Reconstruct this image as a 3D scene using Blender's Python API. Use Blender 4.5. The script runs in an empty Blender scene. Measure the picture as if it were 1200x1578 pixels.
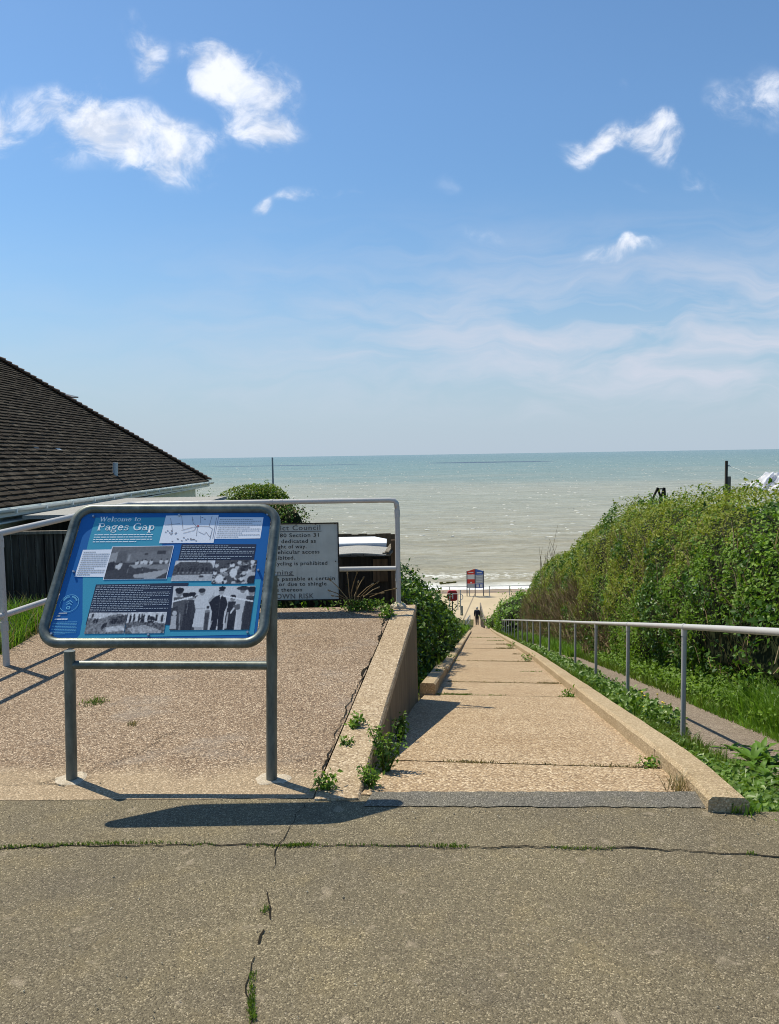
import bpy, bmesh, math, random
import numpy as np
from mathutils import Vector, Matrix, noise as mnoise
SC = bpy.context.scene
COL = SC.collection
R = math.radians
# ------------------------------------------------------------------ camera
F_PX, H_CAM, PITCH, ROLL = 1190., 1.6, math.atan(90/1190), R(.92)
cam = bpy.data.cameras.new('camera'); cam_o = bpy.data.objects.new('camera', cam); COL.objects.link(cam_o)
cam.sensor_fit = 'VERTICAL'; cam.sensor_height = 36.; cam.sensor_width = 36.
cam.lens = F_PX/1578*36.; cam.clip_start = .05; cam.clip_end = 30000
cam_o.matrix_world = Matrix.Translation((0, 0, H_CAM)) @ Matrix.Rotation(R(90)-PITCH, 4, 'X') @ Matrix.Rotation(-ROLL, 4, 'Z')
SC.camera = cam_o
# ------------------------------------------------------------------ exposure
SC.view_settings.view_transform = 'Standard'; SC.view_settings.look = 'None'
SC.view_settings.exposure = 0.25; SC.view_settings.gamma = 1.0
SC.cycles.filter_width = 1.0; SC.cycles.max_bounces = 5; SC.cycles.diffuse_bounces = 3; SC.cycles.glossy_bounces = 2; SC.cycles.transmission_bounces = 3; SC.cycles.caustics_reflective = False; SC.cycles.caustics_refractive = False
# ------------------------------------------------------------------ sun
SUN_A, SUN_B = .46, .33            # ground shift of a shadow per metre of height: +X, -Y
sun_dir = Vector((-SUN_A, SUN_B, 1)).normalized()
SUN_EL = math.asin(sun_dir.z); SUN_AZ = math.atan2(sun_dir.x, sun_dir.y)
sl = bpy.data.lights.new('sun', 'SUN'); sl.energy = 4.7; sl.angle = R(.53); sl.color = (1, .925, .755)
so = bpy.data.objects.new('sun', sl); COL.objects.link(so)
so.rotation_euler = sun_dir.to_track_quat('Z', 'Y').to_euler(); so.location = (-20, 14, 40)

# measured rays of the photograph (1200 x 1578), used to take sizes and places off it
def ray(x, y):
    u = (x-600)/F_PX; v = (789-y)/F_PX
    c, s = math.cos(-ROLL), math.sin(-ROLL); u, v = u*c-v*s, u*s+v*c
    cp, sp = math.cos(PITCH), math.sin(PITCH)
    return np.array([u, cp+v*sp, v*cp-sp])
CAMP = np.array([0, 0, H_CAM])
def atz(x, y, z): d = ray(x, y); return CAMP+d*((z-H_CAM)/d[2])
def atY(x, y, Y): d = ray(x, y); return CAMP+d*(Y/d[1])
def atX(x, y, X): d = ray(x, y); return CAMP+d*(X/d[0])
def atplane(x, y, p0, n): d = ray(x, y); return CAMP+d*(np.dot(np.array(p0)-CAMP, n)/np.dot(d, n))

# ------------------------------------------------------------------ node helpers
class NT:
    def __init__(s, tree): s.t = tree; s.n = tree.nodes; s.l = tree.links
    def node(s, typ, ins=None, **kw):
        nd = s.n.new(typ)
        for k, v in kw.items(): setattr(nd, k, v)
        for k, v in (ins or {}).items(): s.put(nd.inputs[k], v)
        return nd
    def put(s, sock, v):
        if isinstance(v, bpy.types.NodeSocket): s.l.new(v, sock)
        elif isinstance(v, bpy.types.Node): s.l.new(v.outputs[0], sock)
        else: sock.default_value = v
    def math(s, op, a, b=None, c=None, clamp=False):
        nd = s.node('ShaderNodeMath', operation=op, use_clamp=clamp); s.put(nd.inputs[0], a)
        if b is not None: s.put(nd.inputs[1], b)
        if c is not None: s.put(nd.inputs[2], c)
        return nd.outputs[0]
    def mix(s, f, a, b, mode='MIX'):
        nd = s.node('ShaderNodeMix', data_type='RGBA', blend_type=mode)
        s.put(nd.inputs[0], f); s.put(nd.inputs[6], a); s.put(nd.inputs[7], b); return nd.outputs[2]
    def noise(s, vec, scale, detail=4., rough=.55, dist=0., out=0):
        nd = s.node('ShaderNodeTexNoise', {'Vector': vec, 'Scale': scale, 'Detail': detail, 'Roughness': rough, 'Distortion': dist}); return nd.outputs[out]
    def vor(s, vec, scale, feature='F1', out='Color', rnd=1.):
        nd = s.node('ShaderNodeTexVoronoi', {'Vector': vec, 'Scale': scale, 'Randomness': rnd}, feature=feature); return nd.outputs[out]
    def ramp(s, f, stops, interp='LINEAR'):
        nd = s.node('ShaderNodeValToRGB'); cr = nd.color_ramp; cr.interpolation = interp
        while len(cr.elements) < len(stops): cr.elements.new(.5)
        for e, (p, c) in zip(cr.elements, stops):
            e.position = p; e.color = (c if len(c) == 4 else (*c, 1)) if not isinstance(c, (int, float)) else (c, c, c, 1)
        s.put(nd.inputs[0], f); return nd.outputs[0]
    def mapr(s, v, a, b, c=0., d=1., smooth=False):
        nd = s.node('ShaderNodeMapRange', {'Value': v, 'From Min': a, 'From Max': b, 'To Min': c, 'To Max': d})
        nd.interpolation_type = 'SMOOTHSTEP' if smooth else 'LINEAR'; nd.clamp = True; return nd.outputs[0]
    def bump(s, h, strength=.4, dist=.01, normal=None):
        nd = s.node('ShaderNodeBump', {'Height': h, 'Strength': strength, 'Distance': dist})
        if normal is not None: s.put(nd.inputs['Normal'], normal)
        return nd.outputs[0]
    def mapping(s, vec, loc=(0, 0, 0), rot=(0, 0, 0), scale=(1, 1, 1), typ='POINT'):
        return s.node('ShaderNodeMapping', {'Vector': vec, 'Location': loc, 'Rotation': rot, 'Scale': scale}, vector_type=typ).outputs[0]
def c4(c): return (*c, 1) if len(c) == 3 else c
def material(name, fn=None, color=(.5, .5, .5), rough=.6, metal=0., spec=.5):
    m = bpy.data.materials.new(name); m.use_nodes = True
    t = NT(m.node_tree); b = m.node_tree.nodes['Principled BSDF']
    b.inputs['Base Color'].default_value = c4(color); b.inputs['Roughness'].default_value = rough
    b.inputs['Metallic'].default_value = metal; b.inputs['Specular IOR Level'].default_value = spec
    if fn:
        co = t.node('ShaderNodeTexCoord').outputs['Object']; fn(t, b, co)
    return m

# ------------------------------------------------------------------ world: Nishita sky and clouds
def build_world():
    w = bpy.data.worlds.new('World'); SC.world = w; w.use_nodes = True
    t = NT(w.node_tree); t.n.clear()
    sky = t.node('ShaderNodeTexSky', sky_type='NISHITA'); sky.sun_disc = False
    sky.sun_elevation = SUN_EL; sky.sun_rotation = SUN_AZ
    sky.altitude = 20; sky.air_density = 1.0; sky.dust_density = .25; sky.ozone_density = 3.0
    d = t.node('ShaderNodeTexCoord').outputs['Generated']
    sep = t.node('ShaderNodeSeparateXYZ', {0: d})
    X, Y, Z = sep.outputs
    ys = t.math('MAXIMUM', Y, .02)
    p = t.node('ShaderNodeCombineXYZ', {0: t.math('DIVIDE', X, ys), 1: t.math('DIVIDE', Z, ys), 2: 0.}).outputs[0]
    front = t.math('GREATER_THAN', Y, .05)
    def pc(x, y): r = ray(x, y); return r[0]/r[1], r[2]/r[1]
    def sub(a, b): return t.node('ShaderNodeVectorMath', {0: a, 1: b}, operation='ADD').outputs[0]
    ph = t.node('ShaderNodeSeparateXYZ', {0: p}).outputs
    # domain warp
    wn = t.noise(p, 9., 2., .6, out=1)
    wv = t.node('ShaderNodeVectorMath', {0: wn, 1: (-.5, -.5, -.5)}, operation='ADD').outputs[0]
    wv = t.node('ShaderNodeVectorMath', {0: wv, 'Scale': .07}, operation='SCALE').outputs[0]
    pw = sub(p, wv)
    # px centre, radii px, rotation deg (image ccw), strength
    blobs = [(88, 165, 72, 34, 0, .95), (150, 188, 80, 50, -15, 1.15), (205, 215, 75, 48, -15, 1.05), (262, 235, 75, 40, -5, .85), (325, 212, 55, 18, 15, .45), (40, 172, 40, 16, 0, .5), (-4, 187, 46, 36, 0, 1.15),
             (105, 245, 60, 22, -20, .3), (320, 95, 34, 40, -30, .9), (355, 115, 75, 42, -30, 1.1), (400, 150, 60, 50, -40, 1.1), (418, 190, 38, 40, -50, .95), (450, 170, 18, 45, 10, .4),
             (215, 60, 22, 34, 25, .5), (228, 85, 30, 34, 0, .58), (412, 312, 18, 14, 30, .55), (455, 296, 30, 11, 15, .5), (505, 282, 38, 14, 5, .52),
             (882, 232, 27, 24, 40, .75), (915, 206, 40, 20, 30, .8), (955, 192, 45, 20, 10, .85), (1000, 193, 50, 28, -5, .9), (1025, 222, 40, 26, -40, .55), (1075, 272, 22, 26, -60, .36), (1125, 165, 34, 34, 10, .46), (1175, 150, 45, 46, 0, .46),
             (955, 392, 60, 15, 5, .72), (968, 378, 20, 12, 0, .5), (685, 278, 26, 14, -20, .2), (750, 356, 60, 16, -5, .26), (975, 280, 30, 12, -10, .22), (1105, 290, 10, 20, 0, .3), (955, 125, 12, 14, 40, .2)]
    mask = None
    for (x, y, rx, ry, rot, st) in blobs:
        cx, cy = pc(x, y)
        a = R(rot)+ROLL; ax, ay = 1.44*rx/F_PX, 1.44*ry/F_PX
        d1 = t.node('ShaderNodeVectorMath', {0: pw, 1: (math.cos(a)/ax, math.sin(a)/ax, 0)}, operation='DOT_PRODUCT').outputs['Value']
        d2 = t.node('ShaderNodeVectorMath', {0: pw, 1: (-math.sin(a)/ay, math.cos(a)/ay, 0)}, operation='DOT_PRODUCT').outputs['Value']
        q = t.node('ShaderNodeCombineXYZ', {0: d1, 1: d2, 2: 0.}).outputs[0]
        ln = t.node('ShaderNodeVectorMath', {0: q, 1: ((cx*math.cos(a)+cy*math.sin(a))/ax, (-cx*math.sin(a)+cy*math.cos(a))/ay, 0)}, operation='DISTANCE').outputs['Value']
        m = t.mapr(ln, 1.15, .0, 0., st, True)
        mask = m if mask is None else t.math('SMOOTH_MAX', mask, m, .10)
    ps = t.mapping(pw, (3.1, 1.7, 0), (0, 0, R(20)), (1, 1.25, 1))
    mask = t.math('SUBTRACT', mask, .05)
    n1 = t.noise(ps, 14., 9., .62, .2)
    n1b = t.noise(sub(ps, (-.012, .016, 0)), 13., 5., .58, .12)
    dens = t.math('ADD', mask, t.math('MULTIPLY', t.math('SUBTRACT', n1, .5), t.mapr(mask, .0, .3, 0., 3.0)))
    dens = t.math('MULTIPLY', t.math('ADD', t.mapr(dens, .02, .8, 0., .35, True), t.mapr(dens, .28, 1.25, 0., .65, True)), front)
    shade = t.mapr(t.math('SUBTRACT', n1, n1b), -.10, .10, .62, 1.05)
    shade = t.math('MULTIPLY', shade, t.mapr(dens, .4, 1.1, 1.03, .90))
    ccol = t.mix(shade, (.30, .38, .52, 1), (.88, .90, .96, 1))
    # thin cirrus, low in the sky
    pr = t.mapping(pw, (0, 0, 0), (0, 0, R(-16)), (1.3, 6.5, 1))
    cn = t.noise(pr, 3.6, 7., .58, .5)
    band = t.math('MULTIPLY', t.mapr(ph[1], .02, .10, 0., 1., True), t.mapr(ph[1], .34, .12, 0., 1., True))
    band = t.math('MULTIPLY', band, t.mapr(ph[0], -.35, .3, .12, 1.))
    cir = t.math('MULTIPLY', t.math('MULTIPLY', t.mapr(cn, .38, .66), band), t.math('MULTIPLY', front, .9))
    skyc = t.node('ShaderNodeVectorMath', {0: sky.outputs[0], 'Scale': .12}, operation='SCALE').outputs[0]
    hs = t.node('ShaderNodeHueSaturation', {'Saturation': 1.0, 'Value': 1.0, 'Color': skyc}).outputs[0]
    hs = t.mix(1.0, hs, t.mix(t.mapr(ph[1], .44, .06), (.76, .93, 1.0, 1), (.62, .79, .84, 1)), 'MULTIPLY')
    hz = t.mapr(ph[1], .42, -.01, 0., 1., True); hs = t.mix(t.math('MULTIPLY', t.math('POWER', hz, 2.0), .93), hs, (.40, .48, .575, 1))
    c1 = t.mix(cir, hs, (.56, .59, .68, 1))
    c2 = t.mix(t.math('MULTIPLY', dens, .93), c1, ccol)
    w.cycles.sampling_method = 'MANUAL'; w.cycles.sample_map_resolution = 512
    bg = t.node('ShaderNodeBackground', {'Color': c2, 'Strength': 1.})
    out = t.node('ShaderNodeOutputWorld'); t.l.new(bg.outputs[0], out.inputs[0])
build_world()

# ------------------------------------------------------------------ object helpers
def tag(o, label=None, cat=None, group=None, kind=None):
    if label: o['label'] = label
    if cat: o['category'] = cat
    if group: o['group'] = group
    if kind: o['kind'] = kind
    return o
def empty(name, loc, label, cat, group=None):
    o = bpy.data.objects.new(name, None); COL.objects.link(o); o.location = loc; o.empty_display_size = .2
    return tag(o, label, cat, group)
def wloc(o):
    v = Vector((0, 0, 0))
    while o is not None: v += o.location; o = o.parent
    return v
def link_mesh(name, me, mats, parent=None, origin=None, smooth=False):
    o = bpy.data.objects.new(name, me); COL.objects.link(o)
    for m in (mats if isinstance(mats, (list, tuple)) else [mats]): me.materials.append(m)
    off = Vector((0, 0, 0))
    if parent is not None: off = wloc(parent); o.parent = parent
    elif origin is not None: off = Vector(origin); o.location = off
    if off.length > 0: me.transform(Matrix.Translation(-off))
    if smooth: me.shade_smooth()
    return o
class MB:
    def __init__(s): s.v = []; s.f = []; s.m = []
    def add(s, vs, fs, mi=0):
        b = len(s.v); s.v += [tuple(map(float, v)) for v in vs]; s.f += [tuple(b+i for i in f) for f in fs]; s.m += [mi]*len(fs); return s
    def box(s, c, size, rz=0., mi=0, rx=0., ry=0.):
        h = [x/2 for x in size]; M = Matrix.Rotation(rz, 3, 'Z') @ Matrix.Rotation(ry, 3, 'Y') @ Matrix.Rotation(rx, 3, 'X')
        vs = [Vector(c)+M @ Vector((sx*h[0], sy*h[1], sz*h[2])) for sx in (-1, 1) for sy in (-1, 1) for sz in (-1, 1)]
        return s.add(vs, [(0, 1, 3, 2), (4, 6, 7, 5), (0, 4, 5, 1), (2, 3, 7, 6), (0, 2, 6, 4), (1, 5, 7, 3)], mi)
    def beam(s, a, b, w, h, mi=0, up=(0, 0, 1)):
        a = Vector(a); b = Vector(b); d = (b-a).normalized(); up = Vector(up)
        x = d.cross(up); x = x.normalized() if x.length > 1e-4 else Vector((1, 0, 0)); y = x.cross(d)
        vs = [p+x*sx*w/2+y*sy*h/2 for p in (a, b) for sx, sy in ((-1, -1), (1, -1), (1, 1), (-1, 1))]
        return s.add(vs, [(0, 1, 2, 3), (7, 6, 5, 4), (0, 4, 5, 1), (1, 5, 6, 2), (2, 6, 7, 3), (3, 7, 4, 0)], mi)
    def tube(s, pts, r, n=12, closed=False, caps=True, mi=0):
        pts = [Vector(p) for p in pts]; N = len(pts); rs = r if isinstance(r, (list, tuple)) else [r]*N
        tang = []
        for i in range(N):
            a = pts[(i-1) % N] if (closed or i > 0) else pts[i]; b = pts[(i+1) % N] if (closed or i < N-1) else pts[i]
            tang.append((b-a).normalized())
        ref = Vector((0, 0, 1)) if abs(tang[0].z) < .9 else Vector((1, 0, 0))
        x = tang[0].cross(ref).normalized(); vs = []
        for i in range(N):
            x = (x-tang[i]*x.dot(tang[i])).normalized(); y = tang[i].cross(x)
            for k in range(n):
                a = 2*math.pi*k/n; vs.append(pts[i]+(x*math.cos(a)+y*math.sin(a))*rs[i])
        fs = []
        for i in range(N if closed else N-1):
            j = (i+1) % N
            for k in range(n): fs.append((i*n+k, i*n+(k+1) % n, j*n+(k+1) % n, j*n+k))
        if caps and not closed: fs += [tuple(range(n))[::-1], tuple((N-1)*n+k for k in range(n))]
        return s.add(vs, fs, mi)
    def prism(s, bot, top, mi=0):
        n = len(bot); return s.add(list(bot)+list(top), [tuple(range(n))[::-1], tuple(range(n, 2*n))]+[(i, (i+1) % n, n+(i+1) % n, n+i) for i in range(n)], mi)
    def quad(s, a, b, c, d, mi=0): return s.add([a, b, c, d], [(0, 1, 2, 3)], mi)
    def build(s, name, mats, parent=None, origin=None, smooth=False, bevel=0., auto=None):
        me = bpy.data.meshes.new(name); me.from_pydata(s.v, [], s.f); me.polygons.foreach_set('material_index', s.m)
        bm = bmesh.new(); bm.from_mesh(me); bmesh.ops.recalc_face_normals(bm, faces=bm.faces)
        if bevel: bmesh.ops.bevel(bm, geom=[e for e in bm.edges if len(e.link_faces) == 2 and e.calc_face_angle(0) > .6], offset=bevel, segments=2, affect='EDGES', profile=.6)
        bm.to_mesh(me); bm.free(); me.update()
        o = link_mesh(name, me, mats, parent, origin, smooth)
        if auto:
            me.shade_smooth(); me.set_sharp_from_angle(angle=R(auto))
        return o
def np_mesh(name, V, faces_flat, loop_tot, mats, mi=None, parent=None, origin=None, smooth=False):
    me = bpy.data.meshes.new(name); V = np.asarray(V, np.float32)
    me.vertices.add(len(V)); me.vertices.foreach_set('co', V.ravel())
    lt = np.asarray(loop_tot, np.int32); ff = np.asarray(faces_flat, np.int32)
    me.loops.add(len(ff)); me.loops.foreach_set('vertex_index', ff)
    me.polygons.add(len(lt)); ls = np.concatenate([[0], np.cumsum(lt)[:-1]]).astype(np.int32)
    me.polygons.foreach_set('loop_start', ls); me.polygons.foreach_set('loop_total', lt)
    if mi is not None: me.polygons.foreach_set('material_index', np.asarray(mi, np.int32))
    me.update(calc_edges=True); me.validate()
    return link_mesh(name, me, mats, parent, origin, smooth)
def copy_tree(o, parent=None):
    c = o.copy(); COL.objects.link(c)
    if parent is not None: c.parent = parent
    for ch in list(o.children): copy_tree(ch, c)
    return c
RNG = np.random.default_rng(7)
def unit(v): return v/np.maximum(np.linalg.norm(v, axis=-1, keepdims=True), 1e-9)
def fbm(p, sc, o=4):
    return np.array([mnoise.fractal(Vector(q)*sc, .9, 2., o) for q in p])

# ------------------------------------------------------------------ leaves and blades (numpy)
def leaf_arrays(P, N, size, asp=.62, flat=.6, fold=.25, rng=RNG):
    n = len(P); size = np.broadcast_to(np.asarray(size, float), (n,))*rng.uniform(.65, 1.35, n)
    nrm = unit(N*flat+rng.normal(0, .55, (n, 3))+np.array([-.08, 0, .5]))
    a = unit(np.cross(nrm, rng.normal(0, 1, (n, 3)))); a = unit(a+np.array([0, 0, -.2])); b = unit(np.cross(nrm, a)); nn = np.cross(a, b)
    L = size[:, None]; base = P-a*L*.5; tip = P+a*L*.5-nn*L*.12
    l = P-b*L*asp*.5-a*L*.08+nn*L*fold*.4; r = P+b*L*asp*.5-a*L*.08+nn*L*fold*.4
    V = np.stack([base, l, tip, r], 1).reshape(-1, 3)
    i = np.arange(n)[:, None]*4; Fc = np.concatenate([i, i+2, i+1, i, i+3, i+2], 1).ravel()
    return V, Fc, np.full(2*n, 3)
def blade_arrays(P, h, w, lean=.5, rng=RNG, dirs=None, bend=.7):
    n = len(P); h = np.broadcast_to(np.asarray(h, float), (n,))*rng.uniform(.55, 1.3, n); w = np.broadcast_to(np.asarray(w, float), (n,))
    th = rng.uniform(0, 2*np.pi, n); d = np.stack([np.cos(th), np.sin(th), np.zeros(n)], 1)
    if dirs is not None: d = unit(d*.8+dirs)
    ln = rng.uniform(.2, 1., n)*lean
    ph = rng.uniform(0, 2*np.pi, n); sd = np.stack([np.cos(ph), np.sin(ph), np.zeros(n)], 1)
    up = np.array([0, 0, 1.]); m = P+up*(h*.55)[:, None]+d*(h*ln*.35)[:, None]
    tp = P+up*(h*(1-.35*ln*bend))[:, None]+d*(h*ln)[:, None]
    s = sd*(w/2)[:, None]
    V = np.stack([P-s, P+s, m+s*.75, m-s*.75, tp], 1).reshape(-1, 3)
    i = np.arange(n)[:, None]*5; Fc = np.concatenate([i, i+1, i+2, i+3, i+3, i+2, i+4], 1).ravel()
    return V, Fc, np.tile([4, 3], n)
def join(parts):
    V = []; Fc = []; L = []; M = []; b = 0
    for (v, f, l, mi) in parts:
        V.append(v); Fc.append(f+b); L.append(l); M.append(np.full(len(l), mi) if np.isscalar(mi) else mi); b += len(v)
    return np.concatenate(V), np.concatenate(Fc), np.concatenate(L), np.concatenate(M)

# ------------------------------------------------------------------ materials
def leaf_mat(name, ca, cb, cc, rough=.42, trans=.3, spec=.4):
    m = bpy.data.materials.new(name); m.use_nodes = True; t = NT(m.node_tree); b = m.node_tree.nodes['Principled BSDF']
    g = t.node('ShaderNodeNewGeometry'); col = t.ramp(g.outputs['Random Per Island'], [(0, ca), (.45, cb), (1, cc)])
    co = t.node('ShaderNodeTexCoord').outputs['Object']
    col = t.mix(t.mapr(t.noise(co, 1.6, 3.), .35, .7), col, t.mix(.5, col, (ca[0]*.7, ca[1]*.8, ca[2]*.8, 1)))
    t.put(b.inputs['Base Color'], col); b.inputs['Roughness'].default_value = rough; b.inputs['Specular IOR Level'].default_value = spec
    tr = t.node('ShaderNodeBsdfTranslucent', {'Color': t.mix(1., col, (1.25, 1.3, .55, 1), 'MULTIPLY')})
    mx = t.node('ShaderNodeMixShader', {0: trans, 1: b.outputs[0], 2: tr.outputs[0]})
    t.l.new(mx.outputs[0], m.node_tree.nodes['Material Output'].inputs[0]); return m
M = {}
M['leaf_yellow'] = leaf_mat('yellow_green_leaf', (.135, .17, .02), (.235, .27, .033), (.33, .36, .06), spec=.2, rough=.55)
M['leaf_mid'] = leaf_mat('mid_green_leaf', (.07, .14, .014), (.14, .25, .022), (.23, .36, .045), spec=.22, rough=.5)
M['leaf_dark'] = leaf_mat('dark_ivy_leaf', (.03, .075, .012), (.065, .145, .017), (.12, .23, .03), rough=.42, spec=.3)
M['leaf_bush'] = leaf_mat('bush_leaf', (.02, .05, .009), (.04, .10, .013), (.12, .21, .03), rough=.42, spec=.3, trans=.22)
M['grass'] = leaf_mat('grass_blade', (.06, .11, .012), (.11, .19, .02), (.22, .28, .05), trans=.35)
M['grass_bright'] = leaf_mat('bright_grass_blade', (.08, .17, .014), (.14, .28, .025), (.24, .38, .06), trans=.35)
M['grass_dry'] = leaf_mat('dry_grass_blade', (.18, .14, .06), (.3, .24, .11), (.42, .35, .2), trans=.2)
M['twig'] = leaf_mat('dead_twig', (.11, .075, .035), (.22, .155, .085), (.38, .30, .18), rough=.8, trans=0.02, spec=.2)
M['weed'] = leaf_mat('weed_leaf', (.07, .14, .018), (.13, .23, .03), (.22, .32, .06), trans=.3)
M['dock'] = leaf_mat('dock_leaf', (.05, .12, .016), (.10, .21, .025), (.19, .3, .05), rough=.5, trans=.3, spec=.2)
M['flower'] = material('yellow_petal', color=(.8, .6, .03), rough=.6)
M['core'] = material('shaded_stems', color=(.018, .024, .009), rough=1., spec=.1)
def soil(t, b, co):
    n = t.noise(co, 5., 8., .7); t.put(b.inputs['Base Color'], t.ramp(n, [(.3, (.045, .05, .018)), (.5, (.08, .085, .03)), (.7, (.14, .115, .06))]))
    t.put(b.inputs['Normal'], t.bump(t.noise(co, 40., 6.), .8, .03)); b.inputs['Roughness'].default_value = .95; b.inputs['Specular IOR Level'].default_value = .1
M['soil'] = material('soil', soil)
def aggregate(base, dark, light, stain, sc=85., pale_apron=False, gap=.55, bumps=.5):
    def fn(t, b, co):
        wc = t.noise(co, 30., 2., out=1); q = t.node('ShaderNodeVectorMath', {0: co, 1: t.node('ShaderNodeVectorMath', {0: wc, 'Scale': .012}, operation='SCALE').outputs[0]}, operation='ADD').outputs[0]
        cell = t.vor(q, sc); cs = t.node('ShaderNodeSeparateColor', {0: cell}).outputs
        dist = t.vor(q, sc, out='Distance')
        cell2 = t.vor(q, sc*2.3); cs2 = t.node('ShaderNodeSeparateColor', {0: cell2}).outputs
        col = t.ramp(cs[0], [(0, dark), (.3, base), (.62, base), (.9, light), (1, tuple(min(1, x*1.2) for x in light))])
        col = t.mix(t.math('MULTIPLY', cs2[1], .3), col, t.ramp(cs2[0], [(0, dark), (.6, base), (1, light)]))
        col = t.mix(t.mapr(dist, .35, .75, 0., gap), col, dark+(1,))
        big = t.noise(co, 1.1, 6., .62)
        col = t.mix(t.mapr(big, .42, .72, 0., .55), col, t.mix(1., col, stain+(1,), 'MULTIPLY'))
        mid = t.noise(co, 7., 5., .6)
        col = t.mix(t.mapr(mid, .5, .8, 0., .45), col, t.mix(1., col, (.72, .68, .62, 1), 'MULTIPLY'))
        if pale_apron:
            sm_ = t.noise(t.mapping(co, loc=(3., 1., 0), scale=(1., 1.6, 1)), 1.7, 5., .6); col = t.mix(t.mapr(sm_, .56, .68, 0., .38), col, (.25, .22, .19, 1))   # smoother pale mortar skim along the road edge
            y = t.node('ShaderNodeSeparateXYZ', {0: co}).outputs[1]
            a = t.math('ADD', y, t.math('MULTIPLY', t.math('SUBTRACT', t.noise(co, 3.5, 5.), .5), .55))
            f = t.mapr(a, 3.95, 3.68, 0., .62, True)  # paler concrete apron towards the road edge
            col = t.mix(f, col, t.mix(.6, col, (.50, .39, .245, 1)))
        t.put(b.inputs['Base Color'], col); b.inputs['Roughness'].default_value = .85; b.inputs['Specular IOR Level'].default_value = .25
        h = t.math('ADD', t.math('MULTIPLY', dist, -1.), t.math('MULTIPLY', cs[1], .5))
        t.put(b.inputs['Normal'], t.bump(t.math('ADD', h, t.math('MULTIPLY', t.noise(co, 12., 4.), 1.2)), bumps, .008))
    return fn
M['path'] = material('pink_aggregate_concrete', aggregate((.47, .342, .208), (.18, .12, .07), (.68, .555, .39), (.78, .72, .65), gap=.8))
M['ramp'] = material('brown_aggregate_concrete', aggregate((.320, .226, .148), (.088, .060, .040), (.61, .49, .355), (.74, .69, .64), 120., True, gap=.75))
M['coping'] = material('coping_concrete', aggregate((.42, .32, .205), (.2, .14, .085), (.6, .49, .35), (.75, .70, .62), 95., gap=.4))
M['footway'] = material('grey_brown_footway', aggregate((.25, .195, .15), (.10, .075, .055), (.42, .36, .29), (.7, .68, .66), 95., gap=.6))
M['kerb'] = material('kerb_concrete', aggregate((.44, .34, .21), (.27, .2, .12), (.6, .48, .33), (.72, .66, .55), 115., gap=.65, bumps=.5))
def wallface(t, b, co):
    st = t.noise(t.mapping(co, scale=(5., 5., .5)), 3., 6., .65); n = t.noise(co, 55., 4.)
    col = t.ramp(st, [(.3, (.085, .057, .026)), (.5, (.165, .115, .058)), (.72, (.235, .172, .095))])
    col = t.mix(t.mapr(n, .4, .7, 0., .5), col, (.14, .1, .06, 1))
    z = t.node('ShaderNodeSeparateXYZ', {0: t.mapping(co, scale=(1, 1, 1))}).outputs
    mo = t.mapr(t.noise(t.mapping(co, scale=(3, 3, .7)), 2.2, 5.), .52, .72, 0., .6)
    col = t.mix(mo, col, (.11, .10, .045, 1))
    t.put(b.inputs['Base Color'], col); b.inputs['Roughness'].default_value = .9; t.put(b.inputs['Normal'], t.bump(n, .6, .006))
M['wallface'] = material('weathered_wall_face', wallface)
def asphalt(dk, md, lt, patch=True):
    def fn(t, b, co):
        cell = t.vor(co, 210.); cs = t.node('ShaderNodeSeparateColor', {0: cell}).outputs; dist = t.vor(co, 210., out='Distance')
        cell2 = t.vor(co, 140.); c2 = t.node('ShaderNodeSeparateColor', {0: cell2}).outputs; d2 = t.vor(co, 140., out='Distance')
        col = t.ramp(cs[0], [(0, dk), (.45, md), (.78, md), (.94, lt), (1, tuple(x*1.35 for x in lt))])
        speck = t.math('MULTIPLY', t.math('GREATER_THAN', c2[0], .86), t.mapr(d2, .42, .25))
        col = t.mix(t.math('MULTIPLY', speck, .8), col, t.ramp(c2[1], [(0, md), (.4, tuple(x*1.15 for x in lt)), (.85, lt), (1, (.55, .48, .37))]))
        dsp = t.math('MULTIPLY', t.math('LESS_THAN', c2[2], .12), t.mapr(d2, .4, .2))
        col = t.mix(t.math('MULTIPLY', dsp, .6), col, tuple(x*.5 for x in dk)+(1,))
        big = t.noise(co, 1.3, 6., .6); col = t.mix(t.mapr(big, .38, .68, 0., .85), col, t.mix(1., col, (.70, .71, .80, 1), 'MULTIPLY'))
        md2 = t.noise(co, 5.5, 6., .62); col = t.mix(t.mapr(md2, .52, .75, 0., .6), col, t.mix(1., col, (1.28, 1.22, 1.05, 1), 'MULTIPLY'))
        if patch:
            sp = t.noise(co, 9., 3., .5); col = t.mix(t.mapr(sp, .64, .71, 0., .5), col, (.34, .28, .2, 1))
        t.put(b.inputs['Base Color'], col); b.inputs['Roughness'].default_value = .8; b.inputs['Specular IOR Level'].default_value = .3
        h = t.math('ADD', t.math('MULTIPLY', dist, -1.), t.math('MULTIPLY', cs[1], .7))
        t.put(b.inputs['Normal'], t.bump(t.math('ADD', h, t.math('MULTIPLY', t.noise(co, 25., 4.), .8)), .55, .006))
    return fn
M['asphalt'] = material('worn_brown_asphalt', asphalt((.088, .070, .041), (.180, .148, .088), (.315, .262, .168)))
M['asphalt_dark'] = material('grey_patch_asphalt', asphalt((.07, .064, .052), (.165, .15, .115), (.27, .245, .20), False))
M['crack'] = material('crack_dirt', color=(.022, .019, .014), rough=1., spec=.05)
M['mortar'] = material('pale_mortar', aggregate((.50, .43, .33), (.38, .31, .22), (.62, .55, .45), (.8, .78, .75), 200., gap=.3, bumps=.3))
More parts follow.
